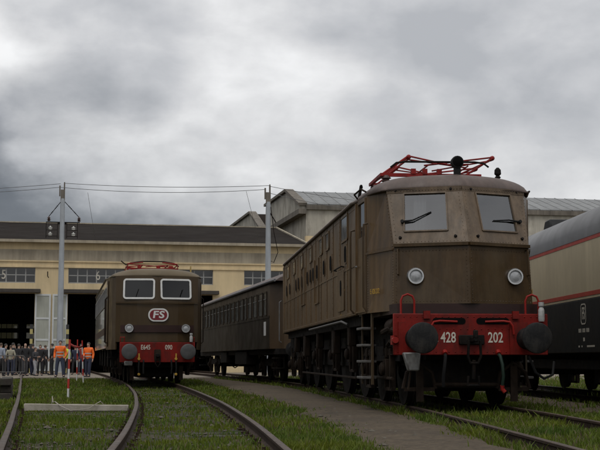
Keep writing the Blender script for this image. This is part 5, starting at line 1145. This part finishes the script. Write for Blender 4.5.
person(20.2, 69.2, 1.74, 150, 3, 'cloth_black', 'cloth_black', 'hair_dark', 'person in black next to the bald person')
person(26.6, 64.6, 1.72, 40, 2, 'cloth_black', 'cloth_charcoal', 'hair_grey', 'bald person in black jacket at the end of the barrier', bald=True)
person(30.4, 71.6, 1.66, -20, 0, 'cloth_charcoal', 'cloth_black', 'hair_dark', 'person in dark grey right of the bald person')
person(36.8, 65.0, 1.50, 60, 3, 'cloth_charcoal', 'cloth_grey', 'hair_brown', 'short person in pale grey trousers right of the barrier')
person(41.6, 66.4, 1.66, 10, 2, 'cloth_black', 'cloth_black', 'hair_dark', 'person with long dark hair and black coat by the door', long=True)
person(46.6, 72.5, 1.70, 140, 0, 'cloth_black', 'cloth_black', 'hair_brown', 'person in black left of the orange jacket, farther back')
person(53.4, 68.2, 1.74, -100, 2, 'cloth_black', 'cloth_black', 'hair_dark', 'person in black directly left of the orange jacket by pole')
person(76.6, 70.0, 1.66, 0, 0, 'cloth_navy', 'cloth_black', 'hair_brown', 'person in navy behind the striped posts')
person(82.0, 71.5, 1.76, 30, 2, 'cloth_red', 'cloth_denim', 'hair_dark', 'person in dark red top and jeans behind the striped posts')
person(14.6, 68.0, 1.78, 120, 1, 'cloth_black', 'cloth_denim', 'hair_dark', 'tall person in black beside the one in cream')
person(23.6, 72.4, 1.64, 200, 0, 'cloth_navy', 'cloth_black', 'hair_brown', 'person in navy far back left of the bald person')
person(34.2, 67.6, 1.72, 170, 1, 'cloth_black', 'cloth_navy', 'hair_dark', 'person in black behind the short one in pale trousers')
# crowd barrier
cb = empty('crowd_barrier', (-15.1, 62.9, .013), R(4)); tag(cb, 'grey tubular crowd barrier in front of the people at left', 'barrier')
MB().tube([(-1.1, 0, .22), (-1.1, 0, .95), (-1.02, 0, 1.05), (1.02, 0, 1.05), (1.1, 0, .95), (1.1, 0, .22)], .022, 8).tube([(-1.1, 0, .22), (1.1, 0, .22)], .02, 8).build('frame', 'step_steel', cb)
for i in range(15): MB().tube([(-.96 + i*.137, 0, .22), (-.96 + i*.137, 0, 1.05)], .008, 5).build('bar', 'step_steel', cb)
for x in (-.9, .9): MB().tube([(x, -.32, .015), (x, 0, .22), (x, .32, .015)], .02, 6).build('foot', 'step_steel', cb)
# striped posts and tape
mat('post_red', (.42, .03, .02), .6, var=.1, scale=6); mat('tape_orange', (.75, .16, .03), .6, var=.08)
def post(x, y, h, lean, lab):
    t = empty('marker_post', (x, y, 0)); t.rotation_euler = (0, R(lean), 0); tag(t, lab, 'post', 'red and white marker posts')
    n = 6; MB().tube([(0, 0, -.08), (0, 0, .06)], .012, 6).build('post_tip', 'black_iron', t)
    for k in range(n): MB().tube([(0, 0, .05 + (h - .05)*k/n), (0, 0, .05 + (h - .05)*(k+1)/n)], .024, 8).build('painted_band', 'white_paint' if k % 2 == 0 else 'post_red', t)
    return t
post(-4.99, 26.7, 1.31, .6, 'nearest red and white striped post, standing in the grass')
post(-8.57, 47.6, 1.64, 0, 'upright red and white striped post farther back')
post(-7.67, 43.9, 1.55, -2.6, 'leaning red and white striped post beside the smaller locomotive')
def tape(pts, w, m, lab):
    b = MB(); P_ = [Vector(p) for p in pts]; vv = []
    for p in P_: vv += [p - Vector((0, 0, w/2)), p + Vector((0, 0, w/2))]
    b.add(vv, [(2*i, 2*i+2, 2*i+3, 2*i+1) for i in range(len(P_)-1)]); o = b.build('barrier_tape', m); o.modifiers.new('thickness', 'SOLIDIFY').thickness = .004; tag(o, lab, 'tape', 'barrier tapes on the striped posts')
def sag(p, q, s, n=12): return [Vector(p).lerp(Vector(q), i/n) - Vector((0, 0, s*4*(i/n)*(1-i/n))) for i in range(n+1)]
tape(sag((-4.99, 26.72, 1.08), (-11.55, 60.3, 1.0), .10), .075, 'tape_orange', 'orange tape from the nearest post to the person by the pole')
tape(sag((-4.99, 26.72, 1.22), (-7.72, 43.9, 1.35), .06), .06, 'post_red', 'red tape between the nearest and the leaning post')
